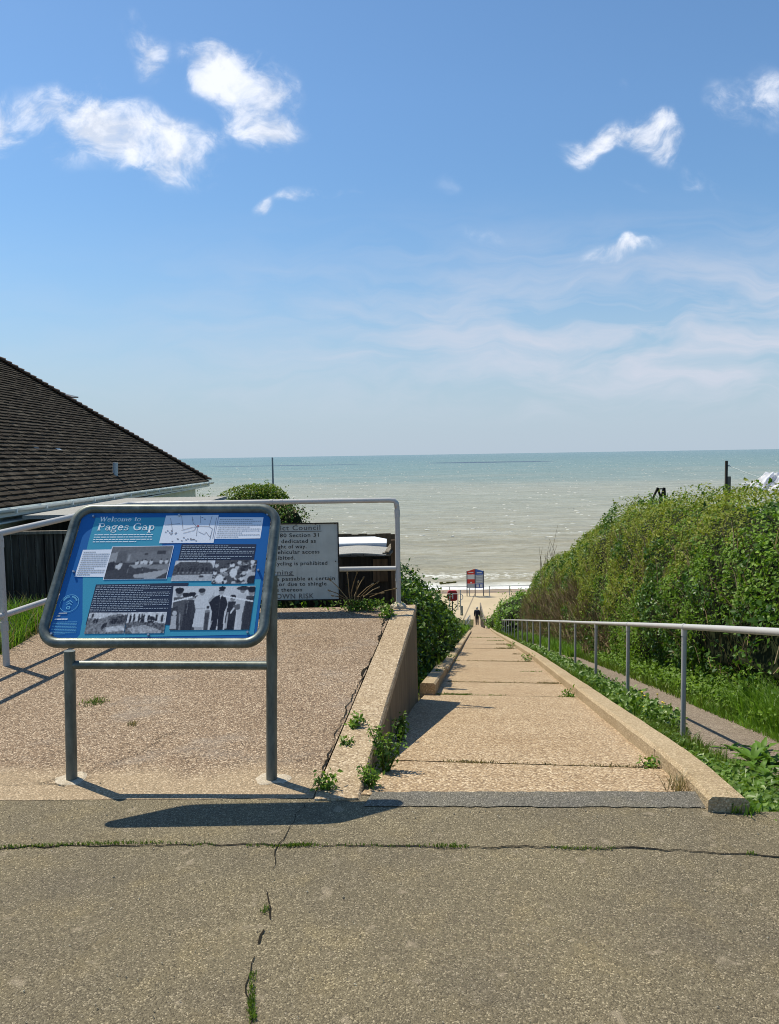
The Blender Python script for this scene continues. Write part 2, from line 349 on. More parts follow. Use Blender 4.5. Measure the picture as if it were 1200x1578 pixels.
def paint(base, worn=(.2, .17, .14), amount=.25, rough=.42, metal=0.):
    def fn(t, b, co):
        n = t.noise(co, 22., 6., .65); n2 = t.noise(co, 3., 4.)
        col = t.mix(t.mapr(n2, .35, .7, 0., .35), base+(1,), tuple(x*.72 for x in base)+(1,))
        col = t.mix(t.mapr(n, .63, .72, 0., amount), col, worn+(1,)); t.put(b.inputs['Base Color'], col)
        t.put(b.inputs['Roughness'], t.mapr(n, .3, .7, rough-.08, rough+.15)); b.inputs['Metallic'].default_value = metal
        t.put(b.inputs['Normal'], t.bump(n, .12, .002))
    return fn
M['rail'] = material('lilac_grey_rail_paint', paint((.47, .46, .45), (.22, .17, .13), .55, .42))
M['rail_post'] = material('grey_post_paint', paint((.40, .40, .40), (.2, .15, .11), .6, .5))
def galv(t, b, co):
    n = t.noise(co, 14., 6., .7); v = t.vor(co, 70.); vs = t.node('ShaderNodeSeparateColor', {0: v}).outputs[0]
    col = t.ramp(n, [(.3, (.065, .078, .07)), (.5, (.12, .138, .128)), (.7, (.22, .24, .225))]); col = t.mix(t.math('MULTIPLY', vs, .25), col, (.16, .18, .17, 1))
    col = t.mix(t.mapr(t.noise(co, 5., 5.), .58, .75, 0., .6), col, (.12, .13, .075, 1))
    t.put(b.inputs['Base Color'], col); b.inputs['Metallic'].default_value = .55; t.put(b.inputs['Roughness'], t.mapr(n, .3, .7, .38, .55)); t.put(b.inputs['Normal'], t.bump(n, .15, .002))
M['galv'] = material('weathered_galvanised_steel', galv)
def galvd(t, b, co):
    n = t.noise(t.mapping(co, scale=(1, 1, .3)), 14., 6., .7)
    col = t.ramp(n, [(.3, (.075, .085, .075)), (.5, (.14, .155, .14)), (.72, (.22, .235, .22))])
    t.put(b.inputs['Base Color'], col); b.inputs['Metallic'].default_value = .4; b.inputs['Roughness'].default_value = .5; t.put(b.inputs['Normal'], t.bump(n, .15, .002))
M['galv_dark'] = material('dark_weathered_steel', galvd)
def flat(name, c, rough=.5, spec=.5, metal=0.): M[name] = material(name, None, c, rough, metal, spec)
flat('panel_navy', (.004, .115, .37), .35); flat('panel_blue', (.045, .31, .46), .35); flat('panel_white', (.78, .81, .90), .4); flat('panel_text_white', (.85, .9, .95), .4)
flat('panel_dark', (.018, .028, .06), .35); flat('panel_grey_text', (.33, .36, .42), .4); flat('panel_light_text', (.36, .42, .5), .4); flat('panel_logo', (.16, .48, .72), .4); flat('map_line', (.28, .28, .33), .5); flat('map_dot', (.35, .03, .06), .5); flat('bolt_steel', (.5, .53, .55), .3, .5, .8)
def tone(t, b, co):
    a = t.node('ShaderNodeAttribute'); a.attribute_name = 'tone'; t.put(b.inputs['Base Color'], a.outputs['Color']); b.inputs['Roughness'].default_value = .33
M['print'] = material('printed_photo', tone)
def signp(t, b, co):
    n = t.noise(co, 5., 6., .6); n2 = t.noise(t.mapping(co, scale=(14, 14, 1.2)), 2., 5.)
    col = t.mix(t.mapr(n, .35, .7), (.46, .50, .48, 1), (.37, .405, .39, 1)); col = t.mix(t.mapr(n2, .55, .8, 0., .4), col, (.27, .29, .27, 1))
    t.put(b.inputs['Base Color'], col); b.inputs['Roughness'].default_value = .5
M['sign_plate'] = material('weathered_sign_plate', signp)
flat('sign_letter', (.02, .022, .025), .6); flat('sign_letter_faded', (.10, .105, .11), .6)
def wood(ca, cb, cc, sc=(18., 18., 1.2)):
    def fn(t, b, co):
        n = t.noise(t.mapping(co, scale=sc), 1.6, 6., .62); g = t.node('ShaderNodeNewGeometry').outputs['Random Per Island']
        col = t.ramp(n, [(.3, ca), (.52, cb), (.75, cc)]); col = t.mix(t.math('MULTIPLY', g, .5), col, t.mix(1., col, (.5, .5, .5, 1), 'MULTIPLY'))
        t.put(b.inputs['Base Color'], col); b.inputs['Roughness'].default_value = .8; t.put(b.inputs['Normal'], t.bump(n, .5, .004)); b.inputs['Specular IOR Level'].default_value = .2
    return fn
M['wood_dark'] = material('dark_weathered_timber', wood((.026, .021, .017), (.065, .055, .044), (.15, .13, .105)))
M['wood_brown'] = material('brown_timber', wood((.07, .042, .022), (.14, .088, .05), (.22, .15, .09)))
M['wood_grey'] = material('grey_timber', wood((.12, .10, .075), (.22, .19, .15), (.34, .30, .25)))
M['wood_black'] = material('black_timber', wood((.011, .009, .007), (.026, .021, .016), (.06, .05, .038)))
def tile(t, b, co):
    g = t.node('ShaderNodeNewGeometry').outputs['Random Per Island']; n = t.noise(co, 6., 6., .65); n2 = t.noise(co, 60., 4.)
    col = t.ramp(g, [(0, (.026, .0205, .015)), (.5, (.038, .031, .023)), (.85, (.052, .043, .032)), (1, (.085, .072, .055))])
    li = t.noise(co, 28., 3., .6); col = t.mix(t.mapr(li, .62, .74, 0., .6), col, (.19, .175, .13, 1))
    col = t.mix(t.mapr(n, .5, .75, 0., .35), col, (.062, .046, .032, 1)); t.put(b.inputs['Base Color'], col)
    b.inputs['Roughness'].default_value = .9; b.inputs['Specular IOR Level'].default_value = .08; t.put(b.inputs['Normal'], t.bump(n2, .4, .004))
M['tile'] = material('lichened_roof_tile', tile)
M['hip_tile'] = material('russet_hip_tile', paint((.11, .06, .035), (.2, .16, .10), .5, .75))
M['render_wall'] = material('cream_render', paint((.80, .80, .64), (.6, .58, .45), .15, .85))
M['gutter'] = material('white_gutter', paint((.74, .77, .72), (.45, .46, .42), .25, .4))
M['felt'] = material('grey_roof_felt', aggregate((.33, .325, .30), (.24, .235, .22), (.42, .41, .39), (.75, .75, .75), 120., gap=.3, bumps=.2))
M['white_paint'] = material('white_roof_sheet', paint((.80, .82, .86), (.5, .5, .48), .1, .4)); M['grey_fascia'] = material('grey_fascia', paint((.52, .56, .63), (.35, .36, .36), .15, .5))
flat('pipe_grey', (.36, .40, .42), .45); flat('pipe_dark', (.09, .10, .105), .5); flat('red_box', (.36, .012, .018), .45); flat('red_sign', (.55, .03, .02), .45); flat('blue_sign', (.035, .11, .40), .45); flat('white_sign', (.62, .64, .64), .5); flat('grey_sign', (.36, .40, .44), .5)
flat('navy_post', (.03, .04, .075), .5); flat('skin', (.5, .28, .2), .6); flat('hair', (.5, .45, .38), .8); flat('jacket', (.014, .014, .018), .8); flat('jeans', (.014, .017, .028), .85); flat('shoe', (.02, .02, .02), .6); flat('rope', (.6, .65, .62), .7); flat('grey_pole', (.25, .27, .28), .5); flat('dark_glass', (.01, .012, .014), .1)

M['linen'] = leaf_mat('white_linen', (.8, .8, .84), (.84, .84, .88), (.86, .86, .9), .8, .6, .1); M['linen'].node_tree.nodes['Translucent BSDF'].inputs[0].default_value = (.85, .85, .9, 1)
for l_ in list(M['linen'].node_tree.links):
    if l_.to_node.type == 'BSDF_TRANSLUCENT': M['linen'].node_tree.links.remove(l_)
# ------------------------------------------------------------------ path frame: s along the path, l to its right
AZ = math.atan2(ray(738, 946)[0], ray(738, 946)[1]); PD = np.array([math.sin(AZ), math.cos(AZ)]); PR = np.array([PD[1], -PD[0]]); S0 = 3.57
def zpath(s):
    s = np.asarray(s, float); a = -.2107*(np.clip(s, S0, 15)-S0); b = -.2165*(np.clip(s, 15, 76)-15); return a+b
def sm(x, a, b): t = np.clip((np.asarray(x, float)-a)/(b-a), 0, 1); return t*t*(3-2*t)
def narrow(s): return -.24*sm(s, 12, 48)
def pt(s, l, dz=0.): xy = PD*s+PR*l; return (xy[0], xy[1], float(zpath(s))+dz)
def zplat(Y): return .118*(np.clip(Y, 3.55, 12)-3.55)/3.85
def zup_right(s): return np.interp(s, [0, 20, 30, 42, 60, 76], [-.7, -.9, -2.6, -6.2, -11.0, -15.6])
def zup_left(Y): return np.interp(Y, [0, 9, 18, 38, 60, 76], [-1.2, -1.2, -1.35, -6.5, -11.2, -15.8])
def zterrain(X, Y):
    X = np.asarray(X, float); Y = np.asarray(Y, float); s = X*PD[0]+Y*PD[1]; l = X*PR[0]+Y*PR[1]; zp = zpath(s)
    kr = 1.17+narrow(s)
    zr = zp-.07; zr = np.where(l > kr, zp+np.interp(l-kr, [0, .5, 1.45, 2.2], [-.07, -.24, -.26, -.1]), zr)
    zr = np.where(l > kr+1.45, zp-.26+(np.maximum(zup_right(s), zp-.1)-zp+.26)*sm(l, kr+1.45, kr+4.5), zr)
    zl = zp-.07+(zup_left(Y)-zp+.07)*sm(-l, .75, 4.2)
    near = (zp-.35)*(1-sm(-X, 2.5, 2.92))+(-.015+.118*np.clip((Y-3.55)/3.85, 0, 1)-.02)*sm(-X, 2.5, 2.92)
    k = sm(Y, 7.25, 8.6); zn = near*(1-k)+zl*k
    z = np.where(l < -.45, zn, zr)
    return np.where((Y < 3.5)&(X < 1.36), np.minimum(z, -.05), np.where(X > 1.36, np.minimum(z, -.012), z))

# ------------------------------------------------------------------ setting
def grid_mesh(name, xs, ys, zf, mat, smooth=True):
    X, Y = np.meshgrid(xs, ys); Z = zf(X, Y); V = np.stack([X, Y, Z], -1).reshape(-1, 3); nx, ny = len(xs), len(ys)
    i = (np.arange(ny-1)[:, None]*nx+np.arange(nx-1)[None]).ravel(); Fc = np.stack([i, i+1, i+nx+1, i+nx], 1).ravel()
    return np_mesh(name, V, Fc, np.full(len(i), 4), mat, smooth=smooth)
def build_setting():
    # road
    xs = np.concatenate([[-60, -20, -8], np.linspace(-5, 5, 60), [8, 20, 60]]); ys = np.concatenate([[-25, -10, -4], np.linspace(0, 3.56, 40)])
    def edge(X, Y): return np.where(Y > 3.5, -.004, 0)+.001*np.sin(X*1.3+1)*np.sin(Y*1.7)*(Y < 3.4)
    road = tag(grid_mesh('road', xs, ys, edge, M['asphalt']), kind='structure')
    # skew the far edge: nearer on the right
    for v in road.data.vertices:
        if v.co.y > 3.0: v.co.y -= (v.co.y-3.0)/.56*np.interp(v.co.x, [-1.9, -.4, -.1, 1.38, 1.46, 3], [-.20, -.14, .045, .06, .25, .33])
    m = MB(); rng = random.Random(3)      # darker patch strip at the head of the path
    n = 40; top = []; bot = []
    for i in range(n+1):
        f = i/n; x = -.10+f*1.55; top.append((x, 3.535-.055*f+rng.uniform(-.006, .006), .010)); bot.append((x+(.05 if i else -.04), 3.40-.07*f+rng.uniform(-.006, .006), .004))
    for i in range(n): m.quad(bot[i], bot[i+1], top[i+1], top[i])
    tag(m.build('road_patch', M['asphalt_dark']), kind='structure')
    # cracks
    def crack(pts, w, seed, z=.0035, zf=None):
        rg = random.Random(seed); P = []
        for (a, b) in zip(pts[:-1], pts[1:]):
            k = max(2, int(math.dist(a, b)/.03))
            for i in range(k): f = i/k; P.append((a[0]+(b[0]-a[0])*f, a[1]+(b[1]-a[1])*f))
        P.append(pts[-1]); mb = MB(); L = []; Rr = []; off = 0
        for i, p in enumerate(P):
            off = off*.78+rg.uniform(-.011, .011); j = min(i+1, len(P)-1); q = P[j] if j > i else P[i]; o = P[i-1] if j == i else P[i]
            d = np.array([q[0]-o[0], q[1]-o[1]]); d = d/max(np.linalg.norm(d), 1e-6); nn = np.array([-d[1], d[0]])
            ww = w*max(.12, .55+.9*mnoise.noise(Vector((i*.13, seed, 0)))); c = np.array(p)+nn*off
            zz = (zf(c[0], c[1]) if zf else 0)+z; L.append((*(c+nn*ww), zz)); Rr.append((*(c-nn*ww), zz))
        for i in range(len(P)-1): mb.quad(Rr[i], Rr[i+1], L[i+1], L[i])
        return mb
    px = lambda pts, z=0.: [tuple(atz(x, y, z)[:2]) for x, y in pts]
    a = crack(px([(-160, 1312), (0, 1308), (140, 1302), (250, 1300), (340, 1303), (430, 1305), (520, 1303), (600, 1304), (690, 1306), (800, 1307), (920, 1309), (1050, 1312), (1150, 1317), (1350, 1322)]), .0060, 1)
    b = crack(px([(466, 1240), (445, 1275), (428, 1306), (414, 1340)]), .0025, 2); c = crack(px([(410, 1375), (408, 1400), (405, 1418)]), .003, 5); d = crack(px([(409, 1434), (404, 1442), (398, 1455)]), .006, 3); e = crack(px([(395, 1475), (390, 1520), (386, 1580)]), .003, 4)
    for q in (b, c, d, e): a.add(q.v, q.f)
    tag(a.build('road_crack', M['crack']), kind='structure')
    # platform ramp
    m = MB(); xl, xr = -3.02, None
    def rx(Y): return np.interp(Y, [3.53, 7.4], [-.159, .248])
    ysr = np.linspace(3.49, 7.4, 24); V = []; fs = []; nx = 24
    for j, y in enumerate(ysr):
        for i in range(nx+1):
            f = i/nx; x = -8.0 if False else (-3.06+f*(rx(y)-.22+3.06)); V.append((x, y+(.035*max(0, -x-.2)/1.7+.012*mnoise.noise(Vector((x*6, 1, 2))) if j == 0 else 0), zplat(y)+.004+(0 if j else -.002)))
    for j in range(len(ysr)-1):
        for i in range(nx): k = j*(nx+1)+i; fs.append((k, k+1, k+nx+2, k+nx+1))
    b0 = len(V)
    skirt = [j*(nx+1) for j in range(len(ysr))]
    for k in skirt: V.append((V[k][0], V[k][1], -.6))
    for i in range(len(skirt)-1): fs.append((skirt[i+1], skirt[i], b0+i, b0+i+1))
    back = [(len(ysr)-1)*(nx+1)+i for i in range(nx+1)]; b1 = len(V)
    for k in back: V.append((V[k][0], V[k][1], -1.6))
    for i in range(nx): fs.append((back[i], back[i+1], b1+i+1, b1+i))
    m.add(V, fs); ramp = tag(m.build('ramp', M['ramp']), kind='structure')
    cr = crack([(rx(7.36)-.235, 7.36), (rx(6.6)-.24, 6.6), (rx(5.9)-.215, 5.9), (rx(5.2)-.225, 5.2)], .010, 8, .009, lambda x, y: float(zplat(y)))
    c2 = crack([(rx(5.2)-.225, 5.2), (rx(4.5)-.24, 4.5), (rx(3.95)-.22, 3.95), (rx(3.6)-.22, 3.6)], .005, 9, .009, lambda x, y: float(zplat(y))); cr.add(c2.v, c2.f)
    for pts, w, sd in (([(-1.30, 4.20), (-1.36, 4.05), (-1.45, 3.93), (-1.58, 3.80), (-1.75, 3.68)], .0035, 10), ([(-.95, 3.86), (-.7, 3.90), (-.4, 3.93), (-.28, 3.92)], .0025, 11), ([(-1.25, 4.35), (-1.32, 4.2)], .002, 12), ([(-2.0, 3.66), (-1.75, 3.69), (-1.6, 3.66)], .002, 14)):
        q = crack(pts, w, sd, .009, lambda x, y: float(zplat(y))); cr.add(q.v, q.f)
    tag(cr.build('ramp_crack', M['crack']), kind='structure')
    # footings of the board posts
    for i, (x, y) in enumerate(((-1.60, 3.735), (-.605, 3.70))):
        mb = MB(); ring = []; n = 26
        for k in range(n):
            a = 2*math.pi*k/n; r = .07*(1+.35*mnoise.noise(Vector((math.cos(a)*1.5, math.sin(a)*1.5, i*9.)))); ring.append((x+r*1.15*math.cos(a), y+r*math.sin(a)))
        b = [(p[0], p[1], zplat(p[1])+.005) for p in ring]; tp = [(x+(p[0]-x)*.8, y+(p[1]-y)*.8, zplat(p[1])+.010) for p in ring]
        mb.add(b+tp, [(k, (k+1) % n, n+(k+1) % n, n+k) for k in range(n)]+[tuple(range(n, 2*n))]); tag(mb.build('mortar_pad', M['mortar']), kind='structure')
    # path slabs
    joints = [S0-.09, 4.25, 7.84, 9.33, 11.2, 13.59, 16.2, 19.4, 22.5, 26, 30, 34, 39, 44, 50, 57, 65, 74, 81]; m = MB(); rng = random.Random(5)
    for a, b in zip(joints[:-1], joints[1:]):
        k = max(1, int((b-a)/1.2)); dz = rng.uniform(-.006, .006); ex0 = .0
        for i in range(k):
            s0 = a+(b-a)*i/k+(.007 if i == 0 else 0); s1 = a+(b-a)*(i+1)/k-(.007 if i == k-1 else 0)
            l0 = lambda s: -.62 if s < 7.55 else -.56
            m.quad(pt(s0, l0(s0+.01), dz), pt(s0, .99+narrow(s0), dz), pt(s1, .99+narrow(s1), dz), pt(s1, l0(s1-.01), dz))
    tag(m.build('path', M['path']), kind='structure')
    # kerbs
    def kerb_run(s_list, lin, wid, h, drop, name):
        for j, (a, b) in enumerate(zip(s_list[:-1], s_list[1:])):
            mb = MB(); k = max(2, int((b-a)/.35)); sec = []
            for i in range(k+1):
                s = a+.006+(b-a-.012)*i/k; li = lin(s)+.03*max(0, 3.8-s); jt = .006*mnoise.noise(Vector((s*2.2, j, 1))); hh = (h+.008*mnoise.noise(Vector((s*1.4, j, 5))))*(float(np.interp(s, [3.43, 3.8, 4.3], [.72, .88, 1.])) if wid > .18 else 1)
                sec.append([pt(s, li+jt, -drop), pt(s, li+.012+jt, hh-.018), pt(s, li+.03+jt, hh), pt(s, li+wid-.02+jt, hh-.002), pt(s, li+wid+jt, hh-.02), pt(s, li+wid+jt, -drop)])
            V = [p for q in sec for p in q]; fs = []
            for i in range(k):
                for q in range(6): fs.append((i*6+q, i*6+(q+1) % 6, (i+1)*6+(q+1) % 6, (i+1)*6+q))
            fs += [tuple(range(6))[::-1], tuple(k*6+q for q in range(6))]; mb.add(V, fs); tag(mb.build(name, M['kerb'], auto=35), kind='structure')
    kerb_run([3.43, 4.42, 7.9, 11.4, 16, 21, 27, 34, 42, 50, 58], lambda s: .975+narrow(s), .185, .095, .3, 'kerb')
    kerb_run([7.75, 8.35, 10.55], lambda s: -.62, .17, .13, .3, 'kerb'); kerb_run([10.6, 14, 18, 23, 29, 36, 44], lambda s: -.60, .16, .08, .3, 'kerb')
    # lower footway behind the handrail
    m = MB(); ss = np.linspace(4.6, 58, 60)
    for a, b in zip(ss[:-1], ss[1:]):
        q = lambda s, l: pt(s, l+narrow(s), -.225)
        m.quad(q(a, 1.62), q(a, 2.6), q(b, 2.6), q(b, 1.62))
    tag(m.build('footway', M['footway']), kind='structure')
    # terrain
    xs = np.unique(np.concatenate([np.linspace(-70, -14, 14), np.linspace(-14, -4, 26), np.linspace(-4, 9, 131), np.linspace(9, 18, 30), np.linspace(18, 70, 14)])); ys = np.unique(np.concatenate([np.linspace(3.1, 10, 70), np.linspace(10, 30, 60), np.linspace(30, 79, 60)]))
    tag(grid_mesh('ground', xs, ys, zterrain, M['soil']), kind='structure')
    # promenade, beach, sea
    def prom(t, b, co):
        n = t.noise(co, .35, 6., .6); n2 = t.noise(co, 6., 4.); col = t.mix(t.mapr(n, .35, .65), (.50, .40, .255, 1), (.42, .335, .215, 1)); col = t.mix(t.mapr(n2, .5, .8, 0., .3), col, (.33, .27, .2, 1)); t.put(b.inputs['Base Color'], col); b.inputs['Roughness'].default_value = .9
    m = MB(); m.quad((-220, 76, -15.97), (220, 76, -15.97), (220, 95.6, -16), (-220, 95.6, -16)); m.quad((-220, 95.6, -16), (220, 95.6, -16), (220, 95.6, -16.6), (-220, 95.6, -16.6)); tag(m.build('promenade', material('pale_promenade_concrete', prom)), kind='structure')
    m = MB(); m.quad((6.9, 77, -15.955), (7.03, 77, -15.955), (10.5, 95, -15.985), (10.38, 95, -15.985)); tag(m.build('promenade_joint', material('joint_line', color=(.22, .18, .13), rough=.9)), kind='structure')
    def shingle(t, b, co):
        n = t.noise(co, .5, 6., .65); v = t.vor(co, 3.); vs = t.node('ShaderNodeSeparateColor', {0: v}).outputs[0]
        col = t.ramp(n, [(.3, (.19, .135, .09)), (.55, (.29, .215, .145)), (.75, (.38, .30, .21))]); col = t.mix(t.math('MULTIPLY', vs, .5), col, (.16, .115, .08, 1)); y = t.node('ShaderNodeSeparateXYZ', {0: co}).outputs[1]
        col = t.mix(t.mapr(y, 104.2, 106., 0., .6), col, (.10, .075, .055, 1)); t.put(b.inputs['Base Color'], col); b.inputs['Roughness'].default_value = .9; t.put(b.inputs['Normal'], t.bump(vs, .6, .1))
    tag(grid_mesh('beach', np.linspace(-220, 220, 200), np.linspace(95.6, 125, 40), lambda X, Y: -16.25-(Y-95.6)*.107+.08*np.sin(X*.23+np.sin(X*.7))*np.sin(Y*.5), material('shingle', shingle)), kind='structure')
build_setting()

def build_sea():
    SEA = -17.3
    def water(t, b, co):
        y = t.node('ShaderNodeSeparateXYZ', {0: co}).outputs[1]
        big = t.noise(t.mapping(co, scale=(.004, .012, 1)), 1., 5., .6)
        ly = t.math('LOGARITHM', t.math('MULTIPLY', y, t.mapr(big, .3, .7, .72, 1.38)), 10.)
        col = t.ramp(t.mapr(ly, 2., 3.9), [(0, (.33, .29, .19)), (.16, (.335, .31, .215)), (.30, (.30, .295, .205)), (.40, (.21, .25, .19)), (.52, (.13, .215, .18)), (.75, (.085, .18, .17)), (1, (.10, .19, .20))])
        n0 = t.noise(t.mapping(co, scale=(.05, .14, 1)), 1., 6., .65); col = t.mix(t.mapr(n0, .35, .7, 0., .6), col, t.mix(1., col, (.74, .77, .77, 1), 'MULTIPLY'))
        nA = t.noise(t.mapping(co, rot=(0, 0, .12), scale=(.28, .75, 1)), 1., 6., .7, .4); nB = t.noise(t.mapping(co, rot=(0, 0, -.1), scale=(.045, .17, 1)), 1., 5., .65)
        rp_ = t.math('ADD', t.math('MULTIPLY', nA, .6), t.math('MULTIPLY', nB, .5)); col = t.mix(t.mapr(rp_, .57, .40, 0., .75), col, t.mix(1., col, (.62, .60, .56, 1), 'MULTIPLY')); col = t.mix(t.mapr(rp_, .58, .74, 0., .7), col, (.52, .51, .44, 1))
        # thin breaking surf by the shore
        wv = t.noise(t.mapping(co, scale=(.11, .03, 1)), 1., 4., .6); ys = t.math('ADD', y, t.math('MULTIPLY', t.math('SUBTRACT', wv, .5), 9.))
        fo = t.noise(t.mapping(co, scale=(.8, 1.3, 1)), 1., 6., .7)
        s1 = t.math('MULTIPLY', t.mapr(ys, 104.5, 105.5), t.mapr(ys, 112.5, 107.5)); s2 = t.math('MULTIPLY', t.mapr(ys, 114, 116), t.mapr(ys, 122, 117))
        foam = t.math('MAXIMUM', t.math('MULTIPLY', s1, t.mapr(fo, .2, .42)), t.math('MULTIPLY', s2, t.mapr(fo, .5, .62)))
        wc = t.noise(t.mapping(co, scale=(.16, .42, 1)), 1., 6., .68); wc2 = t.noise(t.mapping(co, scale=(.012, .02, 1)), 1., 3.)
        foam = t.math('MAXIMUM', foam, t.mapr(t.math('ADD', wc, t.math('MULTIPLY', t.math('SUBTRACT', wc2, .5), .18)), .70, .78, 0., .6))
        col = t.mix(foam, col, (.72, .73, .70, 1)); t.put(b.inputs['Base Color'], col)
        t.put(b.inputs['Roughness'], t.mapr(foam, 0., 1., .22, .8)); b.inputs['IOR'].default_value = 1.333; b.inputs['Specular IOR Level'].default_value = .22
        h1 = t.noise(t.mapping(co, scale=(.22, .6, 1)), 1., 7., .62, .3); h2 = t.noise(t.mapping(co, rot=(0, 0, .25), scale=(.05, .16, 1)), 1., 4., .5)
        t.put(b.inputs['Normal'], t.bump(t.math('ADD', h1, t.math('MULTIPLY', h2, 1.5)), .85, 1.0))
    mat = material('turbid_sea_water', water)
    ys = [103.]
    d = .42
    while ys[-1] < 8600: ys.append(ys[-1]+d); d *= 1.0185
    ys = np.array(ys); u = np.linspace(-1, 1, 241); V = []
    Y = np.repeat(ys[:, None], len(u), 1); X = u[None]*(ys[:, None]*.95+40)
    co = np.stack([X, Y], -1).reshape(-1, 2); Zs = np.zeros(len(co)); fade = np.clip(1.2-(co[:, 1]-103)/260, 0, 1); k = np.where(fade > 0)[0]
    w1 = np.array([mnoise.noise(Vector((co[i, 0]*.05, co[i, 1]*.19, 0))) for i in k]); w2 = np.array([mnoise.noise(Vector((co[i, 0]*.16, co[i, 1]*.5, 4))) for i in k])
    Zs[k] = (.34*w1+.16*w2)*fade[k]*np.clip((co[k, 1]-104)/12, .15, 1)
    for (yc, amp, wd, seed) in ((116., .42, 1.6, 1.), (131., .55, 2.4, 2.), (147., .35, 3., 3.)):
        xn = np.array([mnoise.noise(Vector((co[i, 0]*.05, seed, 0))) for i in k]); am = np.array([max(0, .35+mnoise.noise(Vector((co[i, 0]*.045, seed, 7)))) for i in k])
        dy = (co[k, 1]-yc-2.5*xn); Zs[k] += amp*am*np.exp(-np.where(dy < 0, dy*1.8, dy*.7)**2/wd**2)
    V = np.concatenate([co, (SEA+Zs)[:, None]], 1); nx, ny = len(u), len(ys)
    i = (np.arange(ny-1)[:, None]*nx+np.arange(nx-1)[None]).ravel(); Fc = np.stack([i, i+1, i+nx+1, i+nx], 1).ravel()
    sea = tag(np_mesh('sea', V, Fc, np.full(len(i), 4), mat, smooth=True), kind='structure')
    # whitecaps: small breaking crests scattered over the water
    rng = np.random.default_rng(21); mb = []; n = 1500
    yy = 165*np.exp(rng.uniform(0, 1, n)**1.0*2.5); xx = rng.uniform(-.62, .62, n)*yy; ww = rng.uniform(.25, 1.1, n)*(1+yy/600); hh = rng.uniform(.02, .085, n)*(1+yy/800)
    V = []; Fc = []
    for k in range(n):
        b = len(V); m = 5
        for q in range(m+1):
            f = q/m; e = math.sin(math.pi*f)**.6; x = xx[k]+(f-.5)*ww[k]; y0 = yy[k]+.3*math.sin(f*3+k); z = SEA+.12
            V += [(x, y0-.2*e*(.4+rng.random()), z-.10), (x, y0, z+hh[k]*e*rng.uniform(.1, 1.2)), (x, y0+.3*e, z-.10)]
        for q in range(m):
            o = b+q*3; Fc += [(o, o+3, o+4, o+1), (o+1, o+4, o+5, o+2)]
    Fa = np.array(Fc).ravel(); o = np_mesh('whitecaps', V, Fa, np.full(len(Fc), 4), material('sea_foam', color=(.50, .51, .48), rough=.8), parent=None)
    tag(o, kind='stuff'); tag(o, 'small white breaking wave crests scattered over the grey green sea', 'whitecaps')
build_sea()

# ================================================================== THINGS
def V3(p): return Vector((float(p[0]), float(p[1]), float(p[2])))
def text_mesh(body, size=1., space=1.):
    cu = bpy.data.curves.new('text', 'FONT'); cu.body = body; cu.size = size; cu.space_character = space; cu.offset = .012; cu.resolution_u = 3
    o = bpy.data.objects.new('text', cu); COL.objects.link(o); bpy.context.view_layer.update()
    me = bpy.data.meshes.new_from_object(o.evaluated_get(bpy.context.evaluated_depsgraph_get())); bpy.data.objects.remove(o)
    v = np.array([x.co[:2] for x in me.vertices]); f = [tuple(p.vertices) for p in me.polygons]; bpy.data.meshes.remove(me); return v, f

